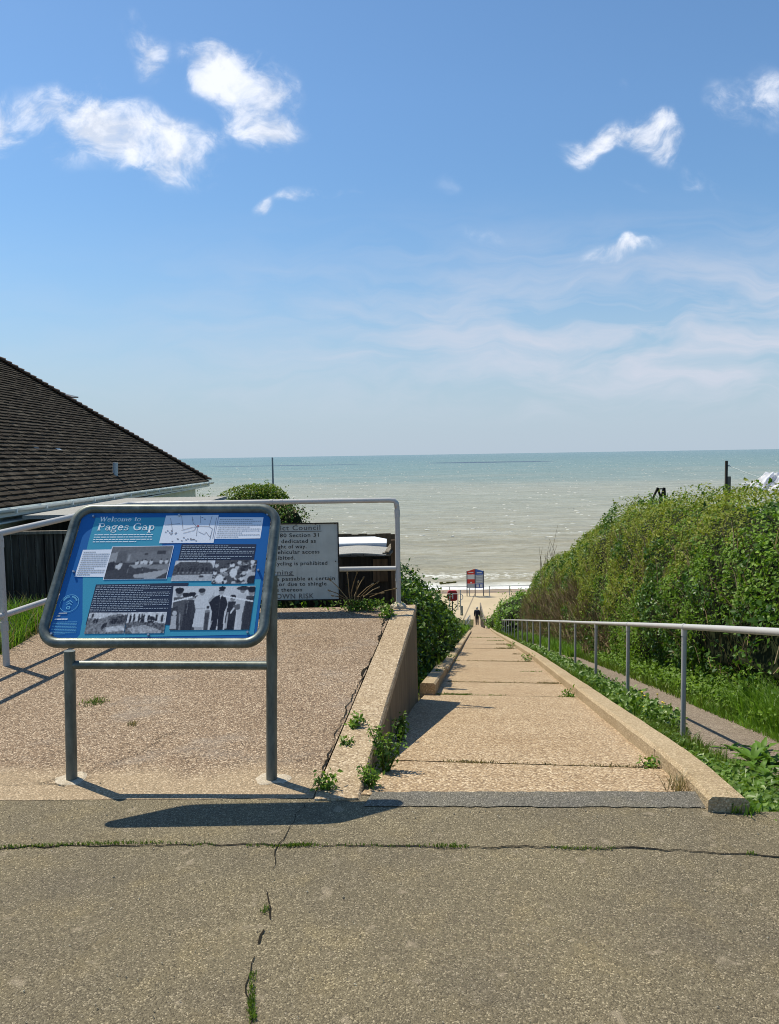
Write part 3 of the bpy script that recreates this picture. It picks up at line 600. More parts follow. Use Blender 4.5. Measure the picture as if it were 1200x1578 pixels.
# ------------------------------------------------------------------ information board
def arc(cx, cy, rx, ry, a0, a1, n=14): return [(cx+rx*math.cos(R(a0+(a1-a0)*i/n)), cy+ry*math.sin(R(a0+(a1-a0)*i/n))) for i in range(n+1)]
K, k_ = .20, .10     # thick and thin strokes of the slab letters
GLYPH = {  # advance, strokes: (points, width); x-height .66, cap 1
 'W': (1.28, [([(.10, 1), (.34, 0)], K), ([(.34, 0), (.60, .95)], k_), ([(.58, 1), (.84, 0)], K), ([(.84, 0), (1.1, 1)], k_), ([(-.04, .97), (.26, .97)], k_), ([(.46, .97), (.72, .97)], k_), ([(.97, .97), (1.22, .97)], k_)]),
 'e': (.66, [(arc(.30, .33, .23, .31, 5, 325), .12), ([(.1, .36), (.52, .36)], k_)]), 'l': (.40, [([(.2, 0), (.2, 1.02)], K), ([(.03, .03), (.37, .03)], k_), ([(.04, 1.0), (.2, 1.0)], k_)]),
 'c': (.62, [(arc(.31, .33, .24, .31, 45, 318), .12), ([(.47, .5), (.48, .57)], .13)]), 'o': (.70, [(arc(.34, .33, .25, .30, 0, 360, 20), .12)]),
 'm': (1.16, [([(.18, 0), (.18, .64)], K), ([(.56, 0), (.56, .48)], K), ([(.94, 0), (.94, .48)], K), (arc(.37, .46, .19, .16, 170, 10), .09), (arc(.75, .46, .19, .16, 170, 10), .09), ([(.02, .03), (.34, .03)], k_), ([(.42, .03), (.71, .03)], k_), ([(.80, .03), (1.1, .03)], k_), ([(.04, .63), (.18, .63)], k_)]),
 't': (.46, [([(.2, .1), (.2, .86)], K), (arc(.31, .13, .11, .1, 180, 330), .09), ([(.03, .63), (.42, .63)], k_)]),
 'P': (.86, [([(.2, 0), (.2, 1)], K), ([(.03, .03), (.40, .03)], k_), ([(.03, .97), (.45, .97)], k_), (arc(.45, .73, .27, .24, 90, -90), .12), ([(.2, .49), (.45, .49)], k_)]),
 'a': (.70, [([(.46, .05), (.46, .45)], K), (arc(.28, .45, .18, .18, 165, 0), .09), (arc(.27, .19, .18, .17, 0, 360), .09), ([(.46, .03), (.64, .03)], k_)]),
 'g': (.70, [(arc(.28, .43, .2, .2, 0, 360), .11), (arc(.30, -.14, .27, .17, 0, 360), .085), (arc(.28, .12, .2, .12, 120, 250), .07), ([(.4, .6), (.62, .66)], .10)]),
 's': (.58, [(arc(.27, .49, .17, .15, 40, 240), .10), (arc(.27, .18, .19, .16, 80, -140), .11), ([(.42, .5), (.42, .62)], k_), ([(.09, .04), (.09, .16)], k_)]),
 'G': (.98, [(arc(.48, .5, .39, .47, 50, 320), .14), ([(.76, .04), (.76, .40)], K), ([(.58, .40), (.92, .40)], k_), ([(.73, .7), (.73, .97)], k_)]),
 'p': (.74, [([(.18, -.36), (.18, .64)], K), (arc(.38, .33, .22, .29, 140, -140), .12), ([(.02, -.34), (.37, -.34)], k_), ([(.03, .63), (.18, .63)], k_)]), ' ': (.42, [])}
def slab_text(s):
    V, Fc = [], []; x = 0
    for ch in s:
        adv, strokes = GLYPH[ch]
        for pts, w in strokes:
            for i, (a, b) in enumerate(zip(pts[:-1], pts[1:])):
                d = np.array([b[0]-a[0], b[1]-a[1]]); L = np.linalg.norm(d); d = d/max(L, 1e-6); n = np.array([-d[1], d[0]])*w/2; e = d*(.02 if len(pts) > 2 else 0); o = np.array([x, 0])
                q = [np.array(a)-e-n+o, np.array(b)+e-n+o, np.array(b)+e+n+o, np.array(a)-e+n+o]; k = len(V); V += q; Fc.append((k, k+1, k+2, k+3))
        x += adv
    return np.array(V), Fc
class Pic:      # little grey-tone picture painted from plain shapes, printed on the board
    def __init__(s, w, h, v=.6, seed=0):
        s.w, s.h = w, h; s.y, s.x = np.mgrid[0:h, 0:w]; s.x = (s.x+.5)/w; s.y = (s.y+.5)/h; s.a = np.full((h, w), v, float); s.asp = h/w; s.rng = np.random.default_rng(seed)
    def el(s, cx, cy, rx, ry, v): s.a[((s.x-cx)/rx)**2+((s.y-cy)/ry)**2 < 1] = v; return s
    def po(s, pts, v):
        ins = np.zeros_like(s.a, bool); n = len(pts)
        for i in range(n):
            (x0, y0), (x1, y1) = pts[i], pts[(i+1) % n]
            c = ((y0 > s.y) != (y1 > s.y)) & (s.x < (x1-x0)*(s.y-y0)/((y1-y0) or 1e-9)+x0); ins ^= c
        s.a[ins] = v; return s
    def li(s, a, b, w, v):
        d = np.array([b[0]-a[0], (b[1]-a[1])*s.asp]); L = max(np.linalg.norm(d), 1e-6); d = d/L; px = s.x-a[0]; py = (s.y-a[1])*s.asp; t = np.clip(px*d[0]+py*d[1], 0, L); s.a[(px-t*d[0])**2+(py-t*d[1])**2 < (w/2)**2] = v; return s
    def ns(s, amp, sc=.5):
        n = np.array([[mnoise.noise(Vector((x*sc, y*sc, s.w*.1))) for x in range(s.w)] for y in range(s.h)]); s.a = np.clip(s.a+amp*n+s.rng.normal(0, amp*.35, s.a.shape), .02, 1); return s
def man(p, cx, top, sc, body, legs=None, skin=.5, hair=.08, hat=None):
    w = .064*sc
    p.po([(cx-w*.8, top+.17*sc), (cx+w*.8, top+.17*sc), (cx+w*1.05, top+.55*sc), (cx+w*.9, top+1.1*sc), (cx-w*.9, top+1.1*sc), (cx-w*1.05, top+.55*sc)], body)
    if legs is not None: p.po([(cx-w*.75, top+.62*sc), (cx+w*.75, top+.62*sc), (cx+w*.6, top+1.3*sc), (cx-w*.6, top+1.3*sc)], legs)
    p.el(cx, top+.09*sc, .034*sc, .078*sc, skin); p.el(cx, top+.05*sc, .038*sc, .05*sc, hair)
    if hat is not None: p.el(cx, top+.02*sc, .048*sc, .045*sc, hat)
    return p
def build_board():
    Yb, Yt = 3.51, 3.875
    BL, BR, TR, TL = (V3(atY(60, 991, Yb)), V3(atY(403.5, 991, Yb)), V3(atY(427.5, 783.5, Yt)), V3(atY(121.5, 784.5, Yt)))
    root = empty('information_board', (-1.1, 3.72, 0), 'blue local history board in a grey tubular frame standing on two posts at the kerbside', 'information board')
    nrm = (BR-BL).cross(TL-BL).normalized(); r_ = .0238
    # frame: rounded loop of tube
    C = [BL, BR, TR, TL]; pts = []; rad = .085
    for i in range(4):
        p, a, b = C[i], C[i-1], C[(i+1) % 4]; da = (a-p).normalized(); db = (b-p).normalized(); bis = (da+db).normalized(); half = math.acos(max(-1, min(1, da.dot(db))))/2
        c = p+bis*(rad/math.sin(half)); ta = p+da*(rad/math.tan(half)); tb = p+db*(rad/math.tan(half)); va = ta-c; vb = tb-c; n = 8
        ang = va.angle(vb)
        for k in range(n+1): f = k/n; pts.append(c+(va*math.sin((1-f)*ang)+vb*math.sin(f*ang))/math.sin(ang))
    m = MB(); m.tube(pts, r_, 16, closed=True); m.build('frame', M['galv'], root, smooth=True)
    # posts and crossbar
    pl = (V3(atz(110, 1203, .004)), V3(atY(107, 1003, 3.74))); pr = (V3(atz(418, 1203, .004)), V3(atY(419, 886, 3.70)))
    for a, b in (pl, pr):
        m = MB(); m.tube([a-Vector((0, 0, .05)), a.lerp(b, .5), b], .0268, 16); m.build('post', M['galv_dark'], root, smooth=False, auto=40)
    a = V3(atY(112, 1024.5, 3.74)); b = V3(atY(413, 1025.5, 3.70)); m = MB(); m.tube([a, b], .021, 14); m.build('crossbar', M['galv'], root, auto=40)
    # sheet
    P0 = BL; nn = nrm if nrm.y < 0 else -nrm
    def on(x, y, d=0.): return V3(atplane(x, y, np.array(P0), np.array(nn)))+nn*d
    def insheet(fx, fy, d): return (BL.lerp(BR, fx)).lerp(TL.lerp(TR, fx), fy)+nn*d
    m = MB(); q = [insheet(a, b, -.004) for a, b in ((.028, .035), (.972, .035), (.972, .965), (.028, .965))]; q2 = [p+nn*.005 for p in q]; m.prism(q, q2); sheet = m.build('panel', M['panel_navy'], root)
    m = MB(); teal = [(147.5, 798), (414, 797), (391, 978), (118, 984), (123, 978), (127, 955), (127.5, 890), (130, 862), (137, 832), (143, 812)]
    m.add([on(x, y, .0018) for x, y in teal], [tuple(range(len(teal)))]); m.build('blue_field', M['panel_blue'], sheet)
    # title
    def letters(name, s, x0, y0, x1, y1, cap, mat, d):
        v, f = slab_text(s); Wd = v[:, 0].max(); o = on(x0, y0, d); e = on(x1, y1, d); U = (e-o)/Wd; Hh = (TL-BL).normalized()*cap
        i0 = 0; words = s.split(' ')
        for j in range(len(words)): i1 = len(slab_text(' '.join(words[:j+1]))[0]); mb = MB(); mb.add([o+U*x+Hh*y for x, y in v[i0:i1]], [tuple(q-i0 for q in g) for g in f if i0 <= g[0] and max(g) < i1]); mb.build(name, mat, sheet); i0 = i1
    letters('title_line', 'Welcome to', 153.5, 804, 216.5, 803.5, .0255, M['panel_text_white'], .0030); letters('title_line', 'Pages Gap', 149, 817.5, 237, 817, .038, M['panel_text_white'], .0030)
    # rows of unreadable small print
    def quadp(c, d):
        P = [on(x, y, d) for x, y in c]      # TL TR BR BL
        return lambda u, v: (P[0].lerp(P[1], u)).lerp(P[3].lerp(P[2], u), v)
    def card(name, c, mat, d):
        mb = MB(); mb.quad(*[on(x, y, d) for x, y in reversed(c)]); return mb.build(name, mat, sheet)
    def print_rows(name, c, rows, mat, d, seed, wmin=.012, wmax=.05, hgt=.42, paras=(), last=.6):
        g = quadp(c, d); rg = random.Random(seed); mb = MB()
        for i in range(rows):
            v0 = (i+.28)/rows; v1 = v0+hgt/rows; u = .0; end = 1. if i not in paras and i != rows-1 else rg.uniform(.35, last+.2)
            while u < end-.01:
                w = min(rg.uniform(wmin, wmax), end-u); mb.quad(g(u, v1), g(u+w, v1), g(u+w, v0), g(u, v0)); u += w+.011
        mb.build(name, mat, sheet)
    print_rows('intro_text', [(146, 823), (236, 822.5), (233.5, 837), (142.5, 837.5)], 4, M['panel_text_white'], .003, 1, .03, .11, .3)
    # map
    mc = [(256, 795), (337, 794), (329, 837), (245, 837.5)]; card('map', mc, M['panel_white'], .0034); g = quadp(mc, .0042); mb = MB(); rg = random.Random(4)
    def mline(pl, w=.004):
        for (a, b) in zip(pl[:-1], pl[1:]):
            A, B = g(*a), g(*b); d = (B-A).normalized(); s = nn.cross(d)*.0011*w/.004; mb.quad(A-s, B-s, B+s, A+s)
    for pl in ([(.36, .55), (.55, .44), (.66, .40), (.86, .42), (.93, .5), (.92, .9)], [(.88, .03), (.86, .4)], [(.68, .6), (.8, .7), (.83, .62), (.9, .78), (.93, .72)], [(.5, .05), (.55, .3), (.64, .42), (.66, .75)], [(.1, .1), (.2, .6)], [(.3, .02), (.38, .5)], [(.66, .02), (.69, .3)], [(.97, .1), (.97, .85)], [(.02, .35), (.3, .3)], [(.4, .65), (.6, .55), (.62, .42)]): mline(pl)
    for i in range(26):
        u, v = rg.choice([(.2, .62), (.25, .9), (.45, .85), (.6, .9), (.72, .12), (.5, .15), (.12, .6)]); u += rg.uniform(-.07, .07); v += rg.uniform(-.07, .07); mline([(u, v), (u+.03, v+.01)], .009)
    mb.build('map_lines', M['map_line'], sheet); mb = MB(); mb.quad(g(.63, .43), g(.67, .43), g(.67, .37), g(.63, .37)); mb.build('map_marker', M['map_dot'], sheet)
    c = [(337, 797.5), (406, 797.5), (401, 830), (330.5, 831)]; card('text_card', c, M['panel_white'], .0030); print_rows('small_print', [(339, 799.5), (403.5, 799.5), (399, 829), (333, 830)], 10, M['panel_grey_text'], .004, 2, paras=(0, 2, 4, 7), hgt=.36)
    c = [(128, 847.7), (173, 847), (160, 889.5), (115, 889)]; card('text_card', c, M['panel_white'], .0030); print_rows('small_print', [(129.5, 850), (170, 849.5), (159, 887), (118, 887.5)], 12, M['panel_grey_text'], .004, 3, paras=(0, 8), wmin=.03, wmax=.1, hgt=.38)
    c = [(280, 839), (395, 839), (391, 863.5), (274.5, 864)]; card('text_block', c, M['panel_dark'], .0030); print_rows('small_print', [(282, 840.5), (393, 840.5), (389.5, 862.5), (276.5, 863)], 8, M['panel_light_text'], .004, 5, paras=(0, 2, 5), hgt=.36)
    c = [(148, 901), (291, 898.5), (279, 925), (262, 963), (132, 963)]; mb = MB(); mb.add([on(x, y, .0030) for x, y in reversed(c)], [tuple(range(5))]); mb.build('text_block', M['panel_dark'], sheet)
    print_rows('small_print', [(150, 902.5), (265, 900.5), (258, 942), (138, 943.5)], 15, M['panel_light_text'], .004, 6, paras=(0, 3, 7, 12), hgt=.34)
    print_rows('website_line', [(85, 953), (121, 952.5), (120.5, 955), (84, 955.5)], 1, M['panel_text_white'], .003, 8, .1, .3, .7, last=1.); print_rows('small_print', [(92, 943.5), (104, 943), (102, 951), (86, 951.5)], 2, M['panel_light_text'], .003, 9, .2, .4, .5, last=1.)
    print_rows('small_print', [(82, 958), (119, 957.5), (117, 978), (77, 979)], 9, M['panel_logo'], .003, 10, .03, .1, .3)
    # round emblem
    mb = MB(); cc = on(107, 930, .003); Ux = (BR-BL).normalized(); Uy = (TL-BL).normalized(); rr = .042
    def ring(r0, r1, a0=0, a1=360, n=40):
        for i in range(n):
            a, b = R(a0+(a1-a0)*i/n), R(a0+(a1-a0)*(i+1)/n); P = lambda r, t: cc+Ux*r*math.cos(t)+Uy*r*math.sin(t); mb.quad(P(r0, a), P(r1, a), P(r1, b), P(r0, b))
    ring(rr, rr+.0022); rg = random.Random(2)
    for a in range(155, 20, -9):
        if abs(a-95) > 6: ring(rr*.72, rr*.9, a, a-6, 2)
    for s, yy in ((1., .004), (.9, -.008)): 
        for sx in (-1, 1): A = cc+Uy*(yy+.010); B = cc+Ux*sx*.014*s+Uy*yy; n_ = Uy*.002; mb.quad(A-n_, B-n_, B+n_, A+n_)
    for i in range(12):
        a, b = R(30*i), R(30*i+30); o = cc-Uy*.022; P = lambda r, t: o+Ux*r*math.cos(t)+Uy*r*math.sin(t)*.8; mb.quad(P(.006, a), P(.010, a), P(.010, b), P(.006, b))
    mb.build('round_emblem', M['panel_logo'], sheet)
    # photographs
    def photo(p, c, d=.0036, border=None):
        if border:
            g0 = quadp(c, d-.0006); bb = MB(); e = .012; bb.quad(g0(-e, 1+e*1.4), g0(1+e, 1+e*1.4), g0(1+e, -e*1.4), g0(-e, -e*1.4)); bb.build('photo_border', M['panel_white'], sheet)
        g = quadp(c, d); h, w = p.a.shape; V = [g(i/w, j/h) for j in range(h+1) for i in range(w+1)]; fs = [(j*(w+1)+i, (j+1)*(w+1)+i, (j+1)*(w+1)+i+1, j*(w+1)+i+1) for j in range(h) for i in range(w)]
        me = bpy.data.meshes.new('photo'); me.from_pydata([tuple(v) for v in V], [], fs); at = me.color_attributes.new('tone', 'FLOAT_COLOR', 'CORNER')
        pa = np.pad(p.a, 1, mode='edge'); pa = (pa[1:-1, 1:-1]*4+pa[:-2, 1:-1]+pa[2:, 1:-1]+pa[1:-1, :-2]+pa[1:-1, 2:])/8; val = np.clip(pa, 0, 1).ravel()**1.75*.86; col = np.repeat(np.stack([val*.97+.004, val+.004, val*1.06+.012, np.ones_like(val)], 1), 4, 0); at.data.foreach_set('color', col.astype(np.float32).ravel()); link_mesh('photo', me, M['print'], sheet)
    p = Pic(150, 78, .80, 1)      # opening ceremony
    man(p, .30, .22, .75, .18); man(p, .22, .20, .8, .20, hat=.06); man(p, .16, .17, .9, .24, hat=.06); man(p, .08, .06, 1.15, .26, .16, hat=.05); man(p, .24, .16, .95, .16, .12, hat=.04)
    p.po([(.0, .5), (.08, .45), (.10, 1), (0, 1)], .17); p.po([(.17, .4), (.23, .4), (.25, 1), (.14, 1)], .13); p.li((.20, .35), (.19, .62), .008, .4); p.li((.11, .62), (.12, 1), .012, .55); p.el(.045, .62, .03, .06, .7); p.po([(.01, .68), (.07, .68), (.08, .98), (.0, .98)], .68)
    p.po([(.29, .24), (.37, .22), (.42, .3), (.41, .55), (.43, .93), (.28, .93), (.30, .55), (.27, .35)], .80); p.po([(.30, .93), (.42, .93), (.41, 1), (.31, 1)], .62); p.el(.36, .14, .035, .075, .55); p.el(.355, .10, .042, .055, .12); p.li((.30, .52), (.41, .52), .008, .6)
    man(p, .45, .46, .5, .45, .2); p.po([(.42, .62), (.48, .6), (.47, .98), (.43, .98)], .2)
    p.po([(.52, .25), (.58, .20), (.65, .25), (.69, .42), (.66, .6), (.665, 1), (.60, 1), (.59, .76), (.58, 1), (.51, 1), (.51, .6), (.45, .36)], .07); p.li((.59, .3), (.59, .7), .006, .22); p.li((.54, .42), (.57, .44), .006, .25); p.el(.595, .11, .036, .09, .62); p.el(.60, .05, .04, .045, .06); p.li((.565, .10), (.625, .10), .01, .1); p.po([(.575, .2), (.61, .2), (.59, .29)], .85); p.li((.48, .3), (.51, .12), .012, .7); p.li((.46, .34), (.50, .24), .03, .6)
    man(p, .745, .20, .95, .12, .07); p.po([(.70, .60), (.715, .60), (.71, .98), (.685, .98)], .66); p.po([(.80, .2), (.90, .18), (.93, .4), (.90, .5), (.91, .98), (.84, .98), (.82, .6), (.78, .45)], .74); p.el(.855, .10, .032, .07, .45); p.el(.86, .055, .085, .045, .14); p.el(.86, .03, .04, .04, .12); p.po([(.76, .44), (.84, .42), (.85, .54), (.77, .56)], .3); p.li((.74, .62), (.77, .52), .02, .85)
    man(p, .965, .04, 1.15, .2, .12, hat=.05); p.po([(.92, .3), (1, .25), (1, 1), (.90, 1)], .14); p.li((0, .36), (.24, .25), .018, .92); p.li((.62, .23), (1, .36), .018, .92); p.li((.5, 1.), (.52, .8), .01, .6); p.ns(.07, .4)
    photo(p, [(267.5, 904), (393.7, 903.3), (384, 970.5), (261, 971.5)])
    p = Pic(84, 44, .30, 2)       # hall interior with long tables
    p.po([(0, 0), (1, 0), (1, .12), (.25, .2), (0, .14)], .36); p.po([(0, .2), (.12, .16), (.12, .5), (0, .55)], .55); p.po([(.14, .14), (.27, .12), (.25, .52), (.14, .52)], .30); p.po([(.27, .2), (1, .12), (1, .5), (.27, .5)], .40); p.po([(.30, .25), (.33, .25), (.33, .45), (.30, .45)], .55); p.po([(.56, .2), (.62, .2), (.62, .28), (.56, .28)], .18); p.po([(.76, .14), (.9, .13), (.9, .24), (.76, .25)], .17); p.po([(0, .5), (1, .5), (1, 1), (0, 1)], .19)
    for x, y in ((.47, .46), (.55, .44), (.62, .46), (.60, .42), (.70, .44), (.86, .42), (.95, .42), (.16, .55), (.21, .5)): p.el(x, y+.06, .028, .07, .78); p.el(x, y-.01, .014, .03, .12)
    p.po([(.36, .58), (.62, .54), (.72, .6), (.45, .68)], .58); p.po([(.55, .60), (1, .55), (1, .74), (.7, .70)], .46); p.po([(.45, .88), (.98, .72), (1, .8), (.82, 1), (.50, .98)], .62); p.li((.36, .6), (.35, .8), .01, .45); p.li((.6, .62), (.59, .75), .01, .5); p.po([(0, .5), (.10, .45), (.12, .72), (0, .75)], .12); p.el(.2, .62, .025, .1, .8); p.ns(.05, .5)
    photo(p, [(174, 843.5), (267, 842), (255.5, 892), (160, 893)], .0042, True)
    p = Pic(56, 30, .82, 3)       # street of parked vehicles and a long building
    p.po([(0, .3), (.1, .08), (.3, .05), (.9, .12), (1, .4), (1, .75), (0, .75)], .22); p.po([(0, .72), (1, .68), (1, 1), (0, 1)], .68)
    for i in range(9): p.el(.12+.1*i, .45, .03, .12, .08+.05*(i % 3)); p.el(.15+.1*i, .6, .02, .05, .5)
    p.li((.52, 0), (.52, .3), .02, .2); p.li((.80, .02), (.80, .4), .02, .2); p.el(.8, .72, .12, .07, .75); p.el(.72, .78, .06, .05, .15); p.ns(.12, .7); photo(p, [(271, 864.5), (332, 864), (326, 895.5), (263, 896)])
    p = Pic(60, 36, .24, 4)       # cheering crowd beside a car
    rg = random.Random(5)
    for i in range(70): x, y = rg.random(), rg.random(); p.el(x, y+.08, .05, .09, rg.choice([.1, .25, .75, .85, .5])); p.el(x, y, .028, .05, rg.choice([.6, .7, .2])); p.el(x, y-.03, .03, .03, .08)
    p.el(.93, .78, .17, .28, .7); p.el(.95, .86, .12, .2, .08); p.el(.17, .8, .1, .16, .88); p.el(.48, .55, .09, .2, .86); p.ns(.08, .6); photo(p, [(332.5, 863.5), (396, 863.3), (391, 899.5), (325.5, 900)])
    p = Pic(54, 30, .80, 5)       # digging on the cliff
    p.po([(0, .25), (.3, .3), (.65, .1), (.85, .05), (1, .2), (1, 1), (0, 1)], .42); p.po([(.55, .25), (1, .1), (1, .5), (.6, .6)], .22); p.po([(.5, .7), (.95, .62), (1, .85), (.55, .95)], .75)
    for x, y in ((.1, .15), (.18, .4), (.25, .38), (.45, .62), (.5, .6), (.42, .7), (.65, .45), (.72, .42)): p.el(x, y, .025, .12, .08)
    p.ns(.2, .45); photo(p, [(138.5, 944.5), (197, 944.3), (190.5, 976.5), (129.5, 977)])
    p = Pic(54, 30, .84, 6)       # gang of labourers and a horse on shingle
    p.po([(0, .5), (.3, .42), (1, .55), (1, 1), (0, 1)], .32); p.po([(.05, .75), (.5, .6), (.95, .9), (.9, 1), (.2, 1)], .6)
    for x in (.08, .17, .30, .37, .42, .75, .9): p.el(x, .3, .028, .2, .09); p.el(x, .1, .016, .05, .15)
    p.el(.62, .35, .1, .16, .1); p.el(.55, .22, .03, .1, .1); p.li((.56, .4), (.55, .65), .02, .1); p.li((.68, .4), (.69, .65), .02, .1); p.li((.5, .35), (1, .55), .012, .9); p.ns(.2, .45); photo(p, [(198, 944.3), (257.5, 943.3), (252.5, 976), (191.5, 976.7)])
    # bolts clamping the sheet
    for x, y in ((144.5, 796.5), (412.5, 794), (114, 881.5), (398, 879.5), (80, 977.5), (381.5, 975), (229, 979), (276.5, 795)):
        c = on(x, y, .001); mb = MB(); mb.tube([c, c+nn*.012], [.0065, .0055], 10); mb.build('bolt', M['bolt_steel'], sheet, auto=40)
build_board()

# ------------------------------------------------------------------ ramp wall, railing, council sign
def build_ramp_things():
    rx = lambda Y: float(np.interp(Y, [3.53, 7.4], [-.159, .248]))
    root = empty('retaining_wall', (rx(5.4), 5.4, -.3), 'tapering concrete retaining wall with a flat coping between ramp and sloping path', 'wall')
    ysr = np.linspace(3.47, 7.42, 40); m = MB(); sec = []
    for y in ysr:
        x = rx(y); z = float(zplat(y)); j = lambda a, k: a*mnoise.noise(Vector((y*2.4, k, 3.)))
        sec.append([(x-.21, y, z-.05), (x-.21, y, z+.010+j(.004, 1)), (x-.010+j(.003, 2), y, z+.012+j(.003, 3)), (x+j(.004, 4), y, z-.002), (x+j(.004, 4), y, z-.05)])
    V = [p for q in sec for p in q]; fs = []
    for i in range(len(sec)-1):
        for q in range(4): fs.append((i*5+q, i*5+q+1, (i+1)*5+q+1, (i+1)*5+q))
    fs += [tuple(range(5))[::-1], tuple((len(sec)-1)*5+q for q in range(5))]; m.add(V, fs); m.build('coping', M['coping'], root, auto=28)
    m = MB(); sec = []
    for y in ysr:
        x = rx(y); z = float(zplat(y)); s = x*PD[0]+y*PD[1]; zb = float(zpath(s))-.25; col = []
        for k in range(9):
            f = k/8; zz = z-.02+(zb-z+.02)*f; col.append((x-.004+.012*f+.005*mnoise.noise(Vector((y*3., zz*4., 1)))*(k > 0), y, zz))
        sec.append([(x-.2, y, z-.03)]+col+[(x-.2, y, zb)])
    V = [p for q in sec for p in q]; nq = len(sec[0]); fs = []
    for i in range(len(sec)-1):
        for q in range(nq): fs.append((i*nq+q, i*nq+(q+1) % nq, (i+1)*nq+(q+1) % nq, (i+1)*nq+q))
    fs += [tuple(range(nq))[::-1], tuple((len(sec)-1)*nq+q for q in range(nq))]; m.add(V, fs); m.build('wall_face', M['wallface'], root, auto=50)
    # railing round the ramp
    yb = 7.33; pe = V3(atY(614, 921, yb)); te = V3(atY(611.5, 770.5, yb)); tc = V3(atY(197, 773, yb)); zt = te.z
    pl = V3(atz(10, 1026, .066)); tl = V3((pl.x, pl.y, 1.045)); d = Vector((tc.x-tl.x, tc.y-tl.y, 0)).normalized()
    root = empty('ramp_railing', (pe.x, pe.y, float(zplat(yb))), 'lilac grey tubular guard railing round the far end and left side of the ramp', 'railing')
    te.z = tc.z = zt; rr = .0245; zl = 1.06; tl.z = zl; far = tl-d*2.4; far.z = zl
    top = [far, tl, tc-d*.10, tc-d*.03+Vector((.01, 0, 0)), tc+Vector((.03, .015, 0)), tc+Vector((.12, .0, 0)), te-Vector((.075, 0, 0)), te-Vector((.025, 0, .006)), te-Vector((.006, 0, .03)), te-Vector((0, 0, .08))]
    top[2].z = zl+(zt-zl)*.95
    m = MB(); m.tube(top, rr, 14); m.build('top_rail', M['rail'], root, smooth=True)
    def post(p, zt_, nm='post'):
        base = V3((p.x, p.y, float(zplat(p.y)))); m = MB(); m.tube([base-Vector((0, 0, .1)), V3((p.x, p.y, zt_))], rr*1.0, 14); po = m.build(nm, M['rail'], root, auto=40)
        for zz in (base.z+.30, zt_-.07):
            c = MB(); c.tube([V3((p.x, p.y, zz-.035)), V3((p.x, p.y, zz+.035))], rr*1.14, 14); c.build('collar', M['rail'], po, auto=40)
        return base
    bp = post(V3((te.x, te.y, 0)), zt-.06); m = MB()
    rg = random.Random(1); ring = []; 
    for lev, (r0, h) in enumerate(((.085, 0.), (.075, .025), (.04, .05))):
        ring.append([(bp.x+r0*(1+.2*rg.uniform(-1, 1))*math.cos(a), bp.y+r0*(1+.2*rg.uniform(-1, 1))*math.sin(a), bp.z+.008+h+rg.uniform(-.004, .004)) for a in np.linspace(0, 2*math.pi, 15)[:-1]])
    m.add([p for q in ring for p in q], [(l*14+k, l*14+(k+1) % 14, (l+1)*14+(k+1) % 14, (l+1)*14+k) for l in range(2) for k in range(14)]+[tuple(28+k for k in range(14))]); m.build('mortar_footing', M['mortar'], root)
    post(tl, zl); post(V3((tc.x, tc.y, 0)), zt-.02); post(far, zl)
    zm = V3(atY(565, 876.5, yb)).z; m = MB(); m.tube([V3((tc.x, tc.y, zm)), V3((te.x-.02, te.y, zm))], rr*.92, 14); m.build('middle_rail', M['rail'], root, auto=40)
    z1 = V3(atX(12, 947, pl.x+.02)).z; m = MB(); m.tube([V3((far.x, far.y, z1)), V3((tl.x, tl.y, z1)), V3((tc.x, tc.y, zm))], rr*.92, 14); m.build('middle_rail', M['rail'], root, auto=40)
    for x in (418, 433):
        p = V3(atY(x, 771.5, yb)); p.z = zt; m = MB(); m.tube([p-Vector((.012, 0, 0)), p+Vector((.012, 0, 0))], rr*1.12, 14); m.build('coupling', M['rail'], root, auto=40)
    # council sign
    ys = 7.24; tr = V3(atY(520.5, 805, ys)); br = V3(atY(521.5, 924.5, ys)); w = 1.02
    root = empty('council_sign', (tr.x-w/2, ys, br.z), 'weathered grey council notice with black lettering fixed to the railing behind the blue board', 'sign')
    m = MB(); m.box((tr.x-w/2, ys+.004, (tr.z+br.z)/2), (w, .012, tr.z-br.z), bevel if False else 0.); m.build('plate', M['sign_plate'], root)
    m = MB(); x0, x1, z0, z1 = tr.x-w, tr.x, br.z, tr.z; e = .010
    for c, s in (((x0+w/2, ys, z1-e/2), (w+.008, .026, e)), ((x0+w/2, ys, z0+e/2), (w+.008, .026, e)), ((x0, ys, (z0+z1)/2), (e, .026, z1-z0-2*e)), ((x1, ys, (z0+z1)/2), (e, .026, z1-z0-2*e))): m.box(c, s)
    m.build('edge_trim', M['wood_black'], root)
    yl = ys-.0045; fx = lambda x: V3(atY(x, 860, yl)).x; fz = lambda x, y: V3(atY(x, y, yl)).z
    def line(full, vis, xa, xb, yb_, capz, mat='sign_letter', under=None):
        v, f = text_mesh(full, 1., 1.12); vv, _ = text_mesh(vis, 1., 1.12); capn, _ = text_mesh('H'); ch = capn[:, 1].max()
        sx = (fx(xb)-fx(xa))/(vv[:, 0].max()-vv[:, 0].min()); sz = capz/F_PX*ys/ch; xr = fx(xb); zb = fz((xa+xb)/2, yb_); mb = MB()
        P = [(xr+(x-v[:, 0].max())*sx, yl, zb+y*sz) for x, y in v]; lo = -9.; words = full.split(' ')
        for j in range(len(words)):
            hi = text_mesh(' '.join(words[:j+1]), 1., 1.12)[0][:, 0].max()+.06; mb = MB()
            for g in f:
                if lo < v[list(g), 0].mean() <= hi: mb.add([P[q] for q in g], [tuple(range(len(g)))])
            mb.build('lettering', M[mat], root); lo = hi
        if under: xl = P[int(np.argmin(v[:, 0]))][0]; mb = MB(); mb.box(((xl+xr)/2, yl, zb-under), (xr-xl+.02, .0008, .007)); mb.build('underline', M[mat], root)
